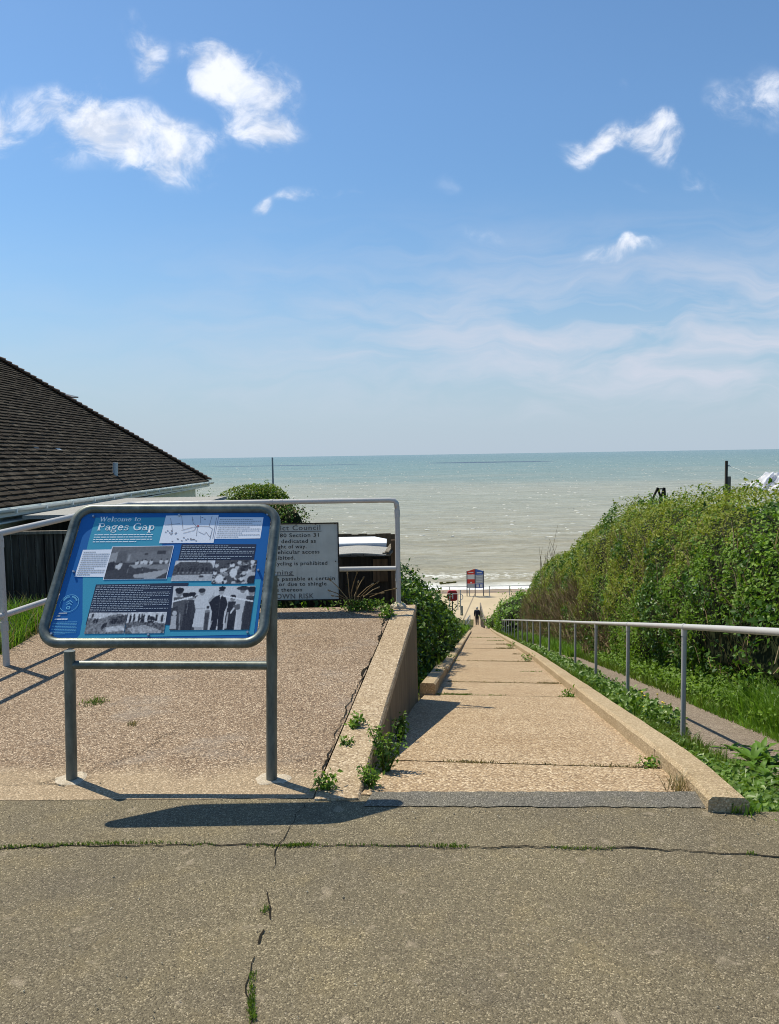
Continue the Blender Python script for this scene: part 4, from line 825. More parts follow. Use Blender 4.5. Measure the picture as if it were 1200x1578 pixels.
    line('District Council', 'ct Council', 436, 494.5, 816.8, 7.2, 'sign_letter_faded', .013); line('1980 Section 31', '80 Section 31', 432, 491.8, 827.5, 5.8); line('is dedicated as', 'dedicated as', 434, 487, 836.6, 5.8); line('a right of way.', 'ght of way.', 428.5, 472.5, 845, 5.8); line('Vehicular access', 'ehicular access', 428, 492.3, 853.3, 5.8); line('is prohibited.', 'ibited.', 428, 454.3, 862.3, 5.8); line('Cycling is prohibited', 'ycling is prohibited', 426.5, 504, 870.8, 5.8)
    line('Warning', 'ning', 426.5, 450.3, 885.4, 7., 'sign_letter_faded', .011); line('be passable at certain', 'e passable at certain', 425, 515, 894.3, 5.8); line('times,or due to shingle', ',or due to shingle', 426, 502, 902.6, 5.8); line('movements thereon', 's thereon', 425, 464, 911.6, 5.8); line('AT OWN RISK', 'OWN RISK', 424, 482, 922.3, 7.6, 'sign_letter_faded')
    for x, y in ((456, 807.6), (486, 807.6), (516, 807), (517, 865), (488, 924), (340, 808), (345, 922)):
        m = MB(); m.tube([V3(atY(x, y, ys-.003)), V3(atY(x, y, ys-.010))], .006, 8); m.build('bolt', M['wood_black'], root)
build_ramp_things()

# ------------------------------------------------------------------ long handrail beside the path
def build_handrail():
    root = empty('path_handrail', pt(6.45, 1.665, -.1), 'long pale grey tubular handrail on many posts running down beside the path', 'handrail'); r_ = .0235
    top = lambda s: V3(pt(s, 1.665+narrow(s)*1.3, .78-.045*sm(s, 5, 16)-.05*sm(s, 30, 60)+r_*0-.02))
    m = MB(); m.tube([top(3.62)-Vector((0, 0, .34)), top(3.62)-Vector((0, 0, .10)), top(3.65)-Vector((0, 0, .03))]+[top(s) for s in np.concatenate([np.linspace(3.74, 20, 40), np.linspace(20.6, 61, 50)])]+[top(61.4)-Vector((0, 0, .25))], r_, 12); m.build('top_rail', M['rail'], root, smooth=True)
    s = 3.95
    ss = [1.6+2.42*i for i in range(1, 25)]
    for i, s in enumerate([6.45+2.36*k for k in range(-1, 24)]):
        p = top(s); l = 1.665+narrow(s)*1.3; b = pt(s, l); m = MB(); zb = min(float(zpath(s))-.22, float(zterrain(b[0], b[1]))-.02); m.tube([V3((p.x, p.y, zb)), p-Vector((0, 0, .02))], .0205, 12); po = m.build('post', M['rail_post'], root, auto=40)
        if s < 20:
            c = MB(); c.tube([p-Vector((0, 0, .075)), p-Vector((0, 0, .02))], .0245, 12); c.build('collar', M['rail'], po, auto=40)
            d = V3((PD[0], PD[1], -.21)).normalized(); c = MB(); c.tube([p-d*.03, p+d*.03], r_*1.12, 12); c.build('collar', M['rail'], po, auto=40)
build_handrail()

# ------------------------------------------------------------------ house and garden buildings on the left
def build_house():
    c = -5.0; A = V3(atX(322, 742, c)); ze = A.z; Yf = A.y; B = V3(atX(0, 783, c)); Yn = 5.5; th = math.atan(.77); ct, stt = math.cos(th), math.sin(th)
    root = empty('bungalow', (c-4, 14, -1.3), 'bungalow with a steep dark tiled hipped roof and white gutter at the left', 'house')
    ztilt = (A.z-B.z)/(A.y-B.y)                                   # survey error of the eaves line, a few mm per metre
    ez = lambda y: ze+(y-Yf)*ztilt
    Wt = 4.6; rnd = random.Random(3); gauge = .104; tw = .168
    def rp(y, t, h=0.): return Vector((c-t*ct+h*stt, y, ez(y)+t*stt+h*ct))    # t: distance up the slope
    m = MB(); under = []; ncourse = int(Wt/ct/gauge)
    for r in range(ncourse):
        t0 = r*gauge; t1 = t0+gauge*1.35; ymax = Yf-t0*ct; y = Yn+((r % 2)*.5)*tw+rnd.uniform(-.004, .004)
        while y < ymax:
            y1 = min(y+tw-.004, ymax-.0); jt = rnd.uniform(-.006, .008); h0 = .032+rnd.uniform(-.004, .006); h1 = .006; sag = rnd.uniform(-.004, .004)
            if y1-y > .02:
                a = rp(y, t0+jt, h0); b = rp(y1, t0+jt+rnd.uniform(-.003, .003), h0+sag); cc = rp(y1, t1, h1); d = rp(y, t1, h1); a2 = rp(y, t0+jt, h0-.016); b2 = rp(y1, t0+jt, h0-.016)
                m.add([a, b, cc, d, a2, b2], [(0, 1, 2, 3), (4, 5, 1, 0), (4, 0, 3), (1, 5, 2)])
            y += tw
    # sheathing under the tiles, far hip face, ridge
    ap = lambda t: rp(Yf-t*ct, t)
    tt = Wt/ct; P = [rp(Yn, 0), rp(Yf, 0), rp(Yf-Wt, tt), rp(Yn, tt)]; m.add(P, [(0, 1, 2, 3)]); Q = [rp(Yf, 0), Vector((c-2*Wt, Yf, ez(Yf))), rp(Yf-Wt, tt)]; m.add(Q, [(0, 1, 2)]); P2 = [Vector((c-2*Wt, Yn, ez(Yf))), Vector((c-2*Wt, Yf, ez(Yf))), rp(Yf-Wt, tt), rp(Yn, tt)]; m.add(P2, [(0, 1, 2, 3)])
    roof = m.build('roof', M['tile'], root)
    # bonnet hip tiles
    hd = (rp(Yf-Wt, tt)-rp(Yf, 0)); L = hd.length; hd.normalize(); n = int(L/.15)
    for i in range(n):
        p = rp(Yf, 0)+hd*(i*.15+.0)+Vector((0, 0, .012)); q = p+hd*.235; side = hd.cross(Vector((0, 0, 1))).normalized(); up = side.cross(hd).normalized(); hm = MB(); V = []; k = 7
        for e, (o, r0) in enumerate(((p+up*.045, .085), (q+up*.008, .062))):
            for j in range(k): a = math.pi*j/(k-1); V.append(o+side*math.cos(a)*r0*1.15+up*math.sin(a)*r0*.75)
        hm.add(V, [(j, j+1, k+j+1, k+j) for j in range(k-1)]+[tuple(range(k))]); hm.build('hip_tile', M['hip_tile'], roof)
    # paler vent tiles
    pn = np.array([stt, 0, ct]); p0 = np.array(rp(Yf, 0))
    def onroof(x, y): return V3(atplane(x, y, p0, pn))
    for x in (54, 86):
        o = onroof(x, 695); mb = MB(); U = Vector((0, 1, 0)); S = Vector((-ct, 0, stt)); N = Vector((stt, 0, ct)); b = [o+U*sx*.085+S*sy*.06+N*.02 for sx, sy in ((-1, -1), (1, -1), (1, 1), (-1, 1))]; t = [o+U*sx*.08+S*sy*.055+N*.06 for sx, sy in ((-1, -1), (1, -1), (1, 1), (-1, 1))]; mb.prism(b, t); mb.build('vent_tile', M['pipe_grey'], roof)
    # small flashing kink on the hip
    o = V3(rp(Yf, 0))+hd*0; f = onroof(104, 612); mb = MB(); mb.box(f+Vector((-.05, 0, .05)), (.5, .35, .03), rx=.1, ry=.25); mb.build('lead_flashing', M['pipe_dark'], roof)
    # soil vent pipe
    b = onroof(186, 745); a = onroof(178, 737); mb = MB(); e = b+Vector((.04, 0, .05)); top = V3(atY(177.5, 713, a.y+.0)); mid = V3(atY(177.5, 733, a.y))
    mb.tube([b, V3(atY(182.5, 742, a.y)), mid], .045, 12); pipe = mb.build('vent_pipe', M['pipe_dark'], root, smooth=True); mb = MB(); mb.tube([mid, top], .05, 12); mb.build('pipe_top', M['pipe_grey'], pipe, auto=40)
    # gutter, fascia, walls
    mb = MB(); pts = []; y0, y1 = Yn, Yf+.12
    for yy in (y0, y1):
        z = ez(yy)-.02
        for a in np.linspace(math.pi, 2*math.pi, 9): pts.append((c+.07+.050*math.cos(a), yy, z+.050*math.sin(a)))
    mb.add(pts, [(j, j+1, 9+j+1, 9+j) for j in range(8)]+[tuple(range(9)), tuple(range(9, 18))[::-1]]); g = mb.build('gutter', M['gutter'], root, smooth=False, auto=40)
    for y in np.arange(8.3, Yf, .9): cm = MB(); cm.box((c+.07, y, ez(y)-.047), (.108, .035, .058)); cm.build('gutter_bracket', M['gutter'], g)
    mb = MB(); mb.beam((c+.005, Yn, ez(Yn)-.065), (c+.005, Yf-.02, ez(Yf)-.065), .025, .12); mb.build('fascia', M['gutter'], root)
    mb = MB(); xw = c-.30; b0, b1 = Yn+.35, Yf-.35; z0 = -1.6
    mb.box(((xw+c-2*Wt+.3)/2, (b0+b1)/2, (z0+ze-.06)/2), (abs(xw-(c-2*Wt+.3)), b1-b0, ze-.06-z0)); mb.build('wall', M['render_wall'], root)
    mb = MB(); mb.box((c-.15, (Yn+Yf)/2, ze-.125), (.31, Yf-Yn-.1, .02)); mb.build('soffit', M['gutter'], root)
    # flat felt roof outbuilding
    zs = V3(atY(120, 793, 10.2)).z; x0 = V3(atY(28, 793, 10.2)).x; n0 = V3(atY(34, 793, 10.2)); n1 = V3(atY(250, 786, 10.2)); f1 = V3(atz(245, 766.5, zs)); f0 = Vector((x0-.4, f1.y, zs))
    f1.x = min(f1.x, n1.x); root = empty('flat_roof_shed', ((n0.x+n1.x)/2, 11, -1.2), 'low dark timber shed with a flat grey felt roof between fence and bungalow', 'shed')
    mb = MB(); poly = [(n0.x, 10.2), (n1.x, 10.2), (n1.x, f1.y), (x0+.0, f1.y)]; mb.prism([(x, y, zs-.05) for x, y in poly], [(x, y, zs) for x, y in poly]); mb.build('roof', M['felt'], root)
    mb = MB(); poly = [(n0.x+.12, 10.5), (n1.x-.1, 10.5), (n1.x-.1, f1.y-.1), (x0+.15, f1.y-.1)]; mb.prism([(x, y, -1.4) for x, y in poly], [(x, y, zs-.052) for x, y in poly]); mb.build('wall', M['wood_black'], root)
    # fences
    def fence(xa, xb, Y, ytop, zbot, mats, name, label, cap=True, pw=.12, seed=1):
        a = V3(atY(xa, ytop[0], Y)); b = V3(atY(xb, ytop[1], Y)); rt = empty(name, ((a.x+b.x)/2, Y, zbot), label, 'fence'); rg = random.Random(seed); mb = MB(); x = a.x
        while x < b.x:
            f = (x-a.x)/(b.x-a.x); zt = a.z+(b.z-a.z)*f-(.02 if cap else -rg.uniform(-.012, .012)); w = pw*rg.uniform(.85, 1.05); mb.box((x+w/2, Y+rg.uniform(-.008, .008), (zt+zbot)/2), (w, .018, zt-zbot), rx=rg.uniform(-.005, .005)); x += w+(rg.uniform(.006, .03) if cap else -.004)
        mb.build('boards', mats[0], rt)
        if cap: mb = MB(); mb.beam((a.x, Y, a.z), (b.x, Y, b.z), .07, .035); mb.build('capping_rail', mats[1], rt)
        mb = MB(); mb.beam((a.x, Y+.05, zbot+.3), (b.x, Y+.05, zbot+.3), .04, .08); mb.build('back_rail', mats[0], rt)
        for k in range(1+int((b.x-a.x)/1.9)): x = a.x+k*1.9; mb = MB(); mb.box((x, Y+.11, (a.z+zbot)/2-.02), (.09, .09, a.z-zbot-.03)); mb.build('fence_post', mats[0], rt)
    fence(-60, 330, 9.0, (822.5, 816), -1.3, (M['wood_dark'], M['wood_grey']), 'board_fence', 'dark close boarded fence with a pale capping rail behind the left railing', True, .085, 2)
    fence(470, 613, 11.6, (823.5, 823), -1.5, (M['wood_brown'], M['wood_brown']), 'panel_fence', 'brown board fence behind the white topped cabin', False, .13, 3)
    # white topped cabin with a lean-to in front
    yf = 9.7; fr = V3(atY(595.5, 836.5, yf)); zt = fr.z; bk = V3(atz(577, 826.8, zt)); xl = V3(atY(430, 836, yf)).x
    root = empty('garden_cabin', ((fr.x+xl)/2, yf+.6, -1.3), 'small garden cabin with a bright white flat roof seen past the council sign', 'cabin')
    mb = MB(); poly = [(xl, yf), (fr.x, yf), (fr.x, yf+.45), (bk.x, bk.y), (xl, bk.y)]; hh = (844.2-836.5)/F_PX*yf; mb.prism([(x, y, zt-.02) for x, y in poly], [(x, y, zt) for x, y in poly]); mb.build('roof', M['white_paint'], root)
    mb = MB(); poly = [(xl+.01, yf+.004), (fr.x-.004, yf+.004), (fr.x-.004, yf+.44), (bk.x-.01, bk.y-.01), (xl+.01, bk.y-.01)]; mb.prism([(x, y, zt-hh) for x, y in poly], [(x, y, zt-.021) for x, y in poly]); mb.build('fascia', M['grey_fascia'], root)
    mb = MB(); poly = [(xl+.03, yf+.03), (fr.x-.03, yf+.03), (fr.x-.03, yf+.43), (bk.x-.03, bk.y-.04), (xl+.03, bk.y-.04)]; mb.prism([(x, y, -1.4) for x, y in poly], [(x, y, zt-hh-.001) for x, y in poly]); mb.build('wall', M['grey_fascia'], root)
    mb = MB()
    for x in (540, 560, 580): p = V3(atY(x, 850, yf+.02)); mb.box((p.x, yf+.026, p.z), (.008, .01, .10))
    mb.build('panel_joints', M['pipe_dark'], root)
    root = empty('lean_to', (fr.x-.5, 9.2, -1.3), 'black timber lean-to with a sagging dark roof edge in front of the cabin', 'shed')
    a = V3(atY(440, 856, 9.1)); b = V3(atY(600, 853.5, 9.1)); mb = MB(); N = 12; up = []; 
    for i in range(N+1): f = i/N; up.append((a.x+(b.x-a.x)*f, 9.1, a.z+(b.z-a.z)*f-.018*math.sin(f*math.pi*2.2)))
    for i in range(N): p, q = up[i], up[i+1]; mb.prism([(p[0], 9.08, p[2]-.012), (q[0], 9.08, q[2]-.012), (q[0], 9.66, q[2]+.010), (p[0], 9.66, p[2]+.010)], [(p[0], 9.08, p[2]), (q[0], 9.08, q[2]), (q[0], 9.66, q[2]+.022), (p[0], 9.66, p[2]+.022)])
    mb.build('roof', M['felt'], root); mb = MB(); rg = random.Random(6); x = a.x+.05
    while x < b.x-.05: mb.box((x+.06, 9.2+rg.uniform(-.01, .01), (a.z-.04-1.4)/2), (.127, .02, a.z-.04+1.4)); x += .125
    mb.build('boards', M['wood_black'], root); p = V3(atY(586, 879, 9.15)); mb = MB(); mb.box((p.x, 9.165, p.z), (.175, .02, .27)); mb.build('patch_board', M['wood_brown'], root)
    root = empty('gate_post', tuple(atY(608, 930, 8.9)), 'brown timber post with loose planks beside the lean-to', 'post')
    mb = MB(); p = V3(atY(607, 832, 8.9)); mb.box((p.x, 8.9, (p.z-1.2)/2), (.075, .07, p.z+1.2)); mb.build('post', M['wood_brown'], root)
    for (xa, ya, xb, yb_) in ((596, 851, 604, 839), (598, 855, 607, 843), (592, 853, 602, 849)): mb = MB(); mb.beam(atY(xa, ya, 8.8), atY(xb, yb_, 8.95), .05, .018); mb.build('loose_plank', M['wood_grey'], root)
    m = MB(); a = V3(atY(419.5, 705, 17.)); m.tube([(a.x, 17, -1.4), (a.x, 17, a.z)], [.03, .018], 8); tag(m.build('garden_mast', M['grey_pole'], origin=(a.x, 17, -1.4), auto=40), 'thin grey pole rising behind the clipped round hedge', 'pole')
build_house()

# ------------------------------------------------------------------ vegetation
def build_hedge():
    rng = np.random.default_rng(11)
    sil = [(1330, 742), (1200, 746), (1160, 750), (1120, 752), (1060, 762), (1010, 767), (962, 773), (946, 800), (920, 816), (890, 840), (868, 852), (846, 872), (838, 900), (834, 935)]
    S = []; Z = []
    for x, y in sil:
        r = ray(x, y); t = 3.7/(r[:2]@PR); S.append(t*(r[:2]@PD)); Z.append(H_CAM+t*r[2])
    S = np.array([3.0]+S); Z = np.array([Z[0]+.05]+Z); smax = S[-1]; smin = 3.6
    ztop = lambda s: np.interp(s, S, Z)-.10
    def prof(s, t):      # t 0..1: foot, front face, rounded top, flat back; returns l, z, outward (l,z) normal, height fraction
        zf = zpath(s)-.15; zt = ztop(s); h = np.maximum(zt-zf, .4); ta = np.array([0, .10, .30, .52, .66, .82, 1.]); lo = np.array([2.95, 2.72, 2.78, 3.1, 3.7, 4.9, 6.8]); hf = np.array([0, .16, .50, .83, 1., 1.03, .98])
        l = np.interp(t, ta, lo)+narrow(s)*.9; f = np.interp(t, ta, hf); e = .01; dl = np.interp(t+e, ta, lo)-np.interp(t-e, ta, lo); dz = (np.interp(t+e, ta, hf)-np.interp(t-e, ta, hf))*h; n = np.stack([-dz, dl], -1); return l, zf+f*h, unit(n), f, h
    def world(s, l, z): return np.stack([PD[0]*s+PR[0]*l, PD[1]*s+PR[1]*l, z], -1)
    def bump(P): return np.array([.34*mnoise.noise(Vector(q)*.55)+.22*mnoise.noise(Vector(q)*1.5+Vector((5, 0, 0)))+.10*mnoise.noise(Vector(q)*3.7) for q in P])
    def sample(n, s0, s1, t0, t1, depth):
        s = s0+(s1-s0)*rng.random(n)**1.0; t = rng.uniform(t0, t1, n); l, z, nr, f, h = prof(s, t); P = world(s, l, z); N = np.stack([PR[0]*nr[:, 0], PR[1]*nr[:, 0], nr[:, 1]], -1)
        end = np.exp(-np.clip(smax-s, 0, 9)/1.2); N = unit(N+np.array([*PD, .1])*end[:, None]*1.2)
        b = bump(P); P = P+N*(b-rng.exponential(depth, n)+.03)[:, None]; return P, N, s, t, f, h, b
    root = empty('clipped_hedge', pt(12, 3.2, -.3), 'tall overgrown hedge with yellow green leaves on the right bank beside the handrail', 'hedge')
    # inner body
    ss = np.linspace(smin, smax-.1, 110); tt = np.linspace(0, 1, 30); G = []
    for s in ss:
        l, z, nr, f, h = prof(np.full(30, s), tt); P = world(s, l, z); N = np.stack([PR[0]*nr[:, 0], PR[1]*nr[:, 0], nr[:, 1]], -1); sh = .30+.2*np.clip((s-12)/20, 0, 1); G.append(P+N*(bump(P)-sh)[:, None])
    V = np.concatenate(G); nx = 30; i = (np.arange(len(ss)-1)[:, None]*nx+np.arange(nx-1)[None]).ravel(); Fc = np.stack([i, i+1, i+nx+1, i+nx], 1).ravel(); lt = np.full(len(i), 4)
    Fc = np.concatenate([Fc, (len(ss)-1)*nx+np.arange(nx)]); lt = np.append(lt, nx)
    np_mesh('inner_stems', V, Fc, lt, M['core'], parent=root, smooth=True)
    parts = []
    for (n, s0, s1, t0, t1, size) in ((21000, smin, 9, .02, .74, .052), (25000, 9, 16, .0, .74, .048), (29000, 16, 27, .0, .74, .054), (28000, 27, smax, .0, .74, .070), (5000, smin, smax, .74, 1, .08)):
        P, N, s, t, f, h, b = sample(n, s0, s1, t0, t1, .085)
        pn = np.array([mnoise.noise(Vector(q)*.45+Vector((3, 9, 1))) for q in P]); pn2 = np.array([mnoise.noise(Vector(q)*1.3) for q in P])
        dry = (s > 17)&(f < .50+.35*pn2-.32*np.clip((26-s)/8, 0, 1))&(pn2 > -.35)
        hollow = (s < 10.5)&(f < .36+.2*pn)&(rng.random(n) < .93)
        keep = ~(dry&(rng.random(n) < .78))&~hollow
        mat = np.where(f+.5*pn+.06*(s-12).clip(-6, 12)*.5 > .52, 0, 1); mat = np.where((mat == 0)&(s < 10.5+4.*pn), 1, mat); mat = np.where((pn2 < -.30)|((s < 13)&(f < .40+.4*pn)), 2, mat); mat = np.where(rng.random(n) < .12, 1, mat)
        sz = size*np.where(mat == 2, 1.35, np.where(mat == 0, .85, 1.))
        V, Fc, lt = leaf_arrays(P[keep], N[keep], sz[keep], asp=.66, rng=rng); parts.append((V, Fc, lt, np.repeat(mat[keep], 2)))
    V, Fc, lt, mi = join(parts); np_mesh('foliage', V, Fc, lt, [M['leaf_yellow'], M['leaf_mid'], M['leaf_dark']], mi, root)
    # dead stems
    P, N, s, t, f, h, b = sample(16000, 17, smax, .0, .62, .10); pn2 = np.array([mnoise.noise(Vector(q)*1.3) for q in P]); k = (f < .55+.35*pn2-.32*np.clip((26-s)/8, 0, 1)); P, N = P[k], N[k]
    A = blade_arrays(P-np.array([0, 0, .1]), .42, .016, 1.3, rng, N*.8); P2, N2, s2, *_ = sample(1300, smin, 22, .06, .5, .05); B = blade_arrays(P2, .30, .009, 1.5, rng, N2*.6)
    V, Fc, lt, mi = join([(*A, 0), (*B, 0)]); np_mesh('dead_stems', V, Fc, lt, M['twig'], mi, root)
    # shoots standing out of the outline
    P, N, s, t, f, h, b = sample(300, smin, smax, .55, .72, .05); parts = []
    for p, n_, sz in zip(P, N, .05+.001*s):
        k = rng.integers(4, 9); d = unit(np.array([0, 0, 1.])+n_*.5+rng.normal(0, .3, 3)); Q = p+d*np.linspace(.0, .13*rng.uniform(.6, 1.3), k)[:, None]+rng.normal(0, .015, (k, 3)); V, Fc, lt = leaf_arrays(Q, np.tile(d, (k, 1)), sz, rng=rng); parts.append((V, Fc, lt, int(rng.integers(0, 2))))
    V, Fc, lt, mi = join(parts); np_mesh('shoots', V, Fc, lt, [M['leaf_yellow'], M['leaf_mid']], mi, root)
    # thin tall stalks at the far end
    mb = MB(); rg = random.Random(9)
    for i in range(22):
        x, y = rg.uniform(830, 862), rg.uniform(868, 900); p = V3(atY(x, y, 36+rg.uniform(-2, 2))); q = p+Vector((rg.uniform(-.5, .3), 0, rg.uniform(.5, 1.9))); mb.tube([p-Vector((0, 0, .6)), p.lerp(q, .5)+Vector((rg.uniform(-.08, .08), 0, 0)), q], [.012, .010, .005], 5, caps=False)
    mb.build('tall_stalks', M['twig'], root)
build_hedge()

def shrub(name, label, cat, ells, n, size, mats, seed, group=None, depth=.10, flat=.6, amp=.16, zmin=None, shoots=60, weights=None):
    rng = np.random.default_rng(seed); c0 = np.array(ells[0][0], float)
    root = empty(name, (c0[0], c0[1], float(zterrain(c0[0], c0[1])) if zmin is None else zmin), label, cat, group); V0 = []; area = np.array([e[1][0]*e[1][1]+e[1][0]*e[1][2]+e[1][1]*e[1][2] for e in ells]); cnt = (n*area/area.sum()).astype(int); parts = []; mb = MB()
    for (c, r), k in zip(ells, cnt):
        c = np.array(c, float); r = np.array(r, float); d = unit(rng.normal(0, 1, (int(k*1.35), 3))); d = d[(d[:, 2] > -.75)&((d[:, 1] < .45)|(d[:, 2] > .3))][:k]; N = unit(d/r); P0 = c+d*r
        b = np.array([mnoise.noise(Vector(q)*1.1+Vector((seed, 0, 0)))*1.3+mnoise.noise(Vector(q)*3.)*.6 for q in P0])*amp; P = P0+N*(b-rng.exponential(depth, len(d)))[:, None]
        m_ = rng.choice(len(mats), len(P), p=weights) if weights else rng.integers(0, len(mats), len(P)); V, Fc, lt = leaf_arrays(P, N, size, rng=rng, flat=flat); parts.append((V, Fc, lt, np.repeat(m_, 2)))
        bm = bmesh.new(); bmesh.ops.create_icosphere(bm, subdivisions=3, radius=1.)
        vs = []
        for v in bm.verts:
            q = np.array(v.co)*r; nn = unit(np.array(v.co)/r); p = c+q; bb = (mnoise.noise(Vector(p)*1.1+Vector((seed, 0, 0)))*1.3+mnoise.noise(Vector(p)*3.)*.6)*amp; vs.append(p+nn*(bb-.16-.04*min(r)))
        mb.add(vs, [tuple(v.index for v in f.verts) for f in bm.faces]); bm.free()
        for _ in range(int(shoots*area[0]/area.sum())):
            i = rng.integers(len(P)); 
            if N[i, 2] < .1: continue
            kk = rng.integers(3, 8); dd = unit(N[i]+np.array([0, 0, .9])+rng.normal(0, .35, 3)); Q = P0[i]+dd*np.linspace(.0, size*4*rng.uniform(.5, 1.2), kk)[:, None]+rng.normal(0, size*.3, (kk, 3)); V, Fc, lt = leaf_arrays(Q, np.tile(dd, (kk, 1)), size, rng=rng); parts.append((V, Fc, lt, 0))
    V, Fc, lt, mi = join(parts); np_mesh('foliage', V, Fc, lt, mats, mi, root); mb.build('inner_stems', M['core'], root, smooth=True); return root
def P3(s, l, dz): return pt(s, l, dz)
def build_shrubs():
    MD, MI, MY, MBU = M['leaf_dark'], M['leaf_mid'], M['leaf_yellow'], M['leaf_bush']
    g = 'shrubs crowding the left side of the sloping path'
    shrub('ivy_bush', 'big dark glossy bush just past the end of the concrete wall, tallest beside the path', 'bush', [(P3(10.6, -1.75, .45), (1.0, 1.6, 1.0)), (P3(12.6, -1.5, .60), (.85, 1.6, .95)), (P3(9.4, -2.4, .7), (.7, .8, .95))], 12000, .075, [MBU, MD, MI], 3, g, weights=[.45, .35, .2], shoots=160)
    shrub('ivy_bush', 'dark leafy bush left of the path, between the big bush and the red cabinet', 'bush', [(P3(16.5, -1.45, .45), (.85, 2.4, 1.0)), (P3(20.5, -1.5, .35), (.8, 2.6, 1.0))], 9000, .085, [MBU, MD, MI], 4, g, weights=[.45, .35, .2], shoots=120)
    shrub('ivy_bush', 'small rounded bush lowest down the left side of the path, before the bottom handrail', 'bush', [(P3(27, -1.5, .3), (.8, 3., 1.0)), (P3(34, -1.7, .1), (.9, 3.5, 1.0)), (P3(42, -1.9, .1), (.9, 4., .9))], 8000, .11, [MBU, MD, MI], 5, g, weights=[.35, .35, .3], shoots=100)
    shrub('low_plant', 'bright green leafy plants at the foot of the big bush behind the low kerb', 'plant', [(P3(8.6, -.93, -.02), (.26, .7, .28)), (P3(9.8, -.9, .0), (.22, .6, .25))], 1900, .05, [MI, MY, M['weed']], 6, shoots=40, amp=.06)
    # clipped round hedge behind the railing
    Y = 15.5; c = atY(392, 800, Y); shrub('clipped_bush', 'clipped rounded green bush behind the railing between bungalow and sea', 'bush', [((c[0]-.12, Y, c[2]-.1), (.92, .6, .80)), ((c[0]+.30, Y+.1, c[2]-.05), (.50, .5, .77)), ((c[0]+.12, Y, c[2]-.05), (.76, .5, .76))], 17000, .042, [MI, MY, MD], 8, amp=.035, zmin=-1.3, shoots=25, weights=[.42, .42, .16], depth=.045)
    c = atY(450, 815, 14.8); shrub('brown_bush', 'loose half brown bush to the right of the clipped rounded bush', 'bush', [((c[0], 14.8, c[2]-.1), (.36, .4, .60)), ((c[0]-.25, 15, c[2]-.1), (.4, .4, .62))], 2200, .05, [MD, M['twig'], MI], 9, amp=.10, zmin=-1.3, weights=[.4, .35, .25])
    c = atY(318, 785, 19); shrub('clipped_bush', 'low dark shrub at the corner of the bungalow', 'bush', [((c[0], 19, c[2]-.45), (.5, .4, .75))], 900, .06, [MD, MI], 10, zmin=-1.4)
    # low growth beyond the hedge towards the promenade
    g = 'low shrubs on the bank above the promenade'
    shrub('bank_shrub', 'bright green low shrub on the bank left of the brown end of the hedge', 'bush', [(tuple(atY(822, 955, 47)), (2.3, 4, 1.5)), (tuple(atY(845, 942, 50)), (2., 3, 1.3))], 6500, .17, [M['grass_bright'], MI, M['weed']], 12, g, depth=.15, amp=.3, weights=[.4, .4, .2])
    shrub('bank_shrub', 'darker shrub topping the bank above the promenade', 'bush', [(tuple(atY(812, 930, 56)), (1.3, 1.6, .8)), (tuple(atY(838, 930, 55)), (2.2, 1.6, .9)), (tuple(atY(800, 945, 54)), (1.6, 2., .9))], 3500, .17, [MD, MI, MBU], 13, g, depth=.15, amp=.3)
    shrub('bank_shrub', 'grassy low growth beside the bottom of the handrail', 'bush', [(tuple(atY(786, 960, 55)), (1.6, 3, .8)), (tuple(atY(768, 966, 58)), (1.0, 3, .6)), (tuple(atY(800, 965, 48)), (1.6, 3, .8))], 3500, .15, [M['grass'], MI, M['weed']], 14, g, depth=.15, amp=.25)
build_shrubs()

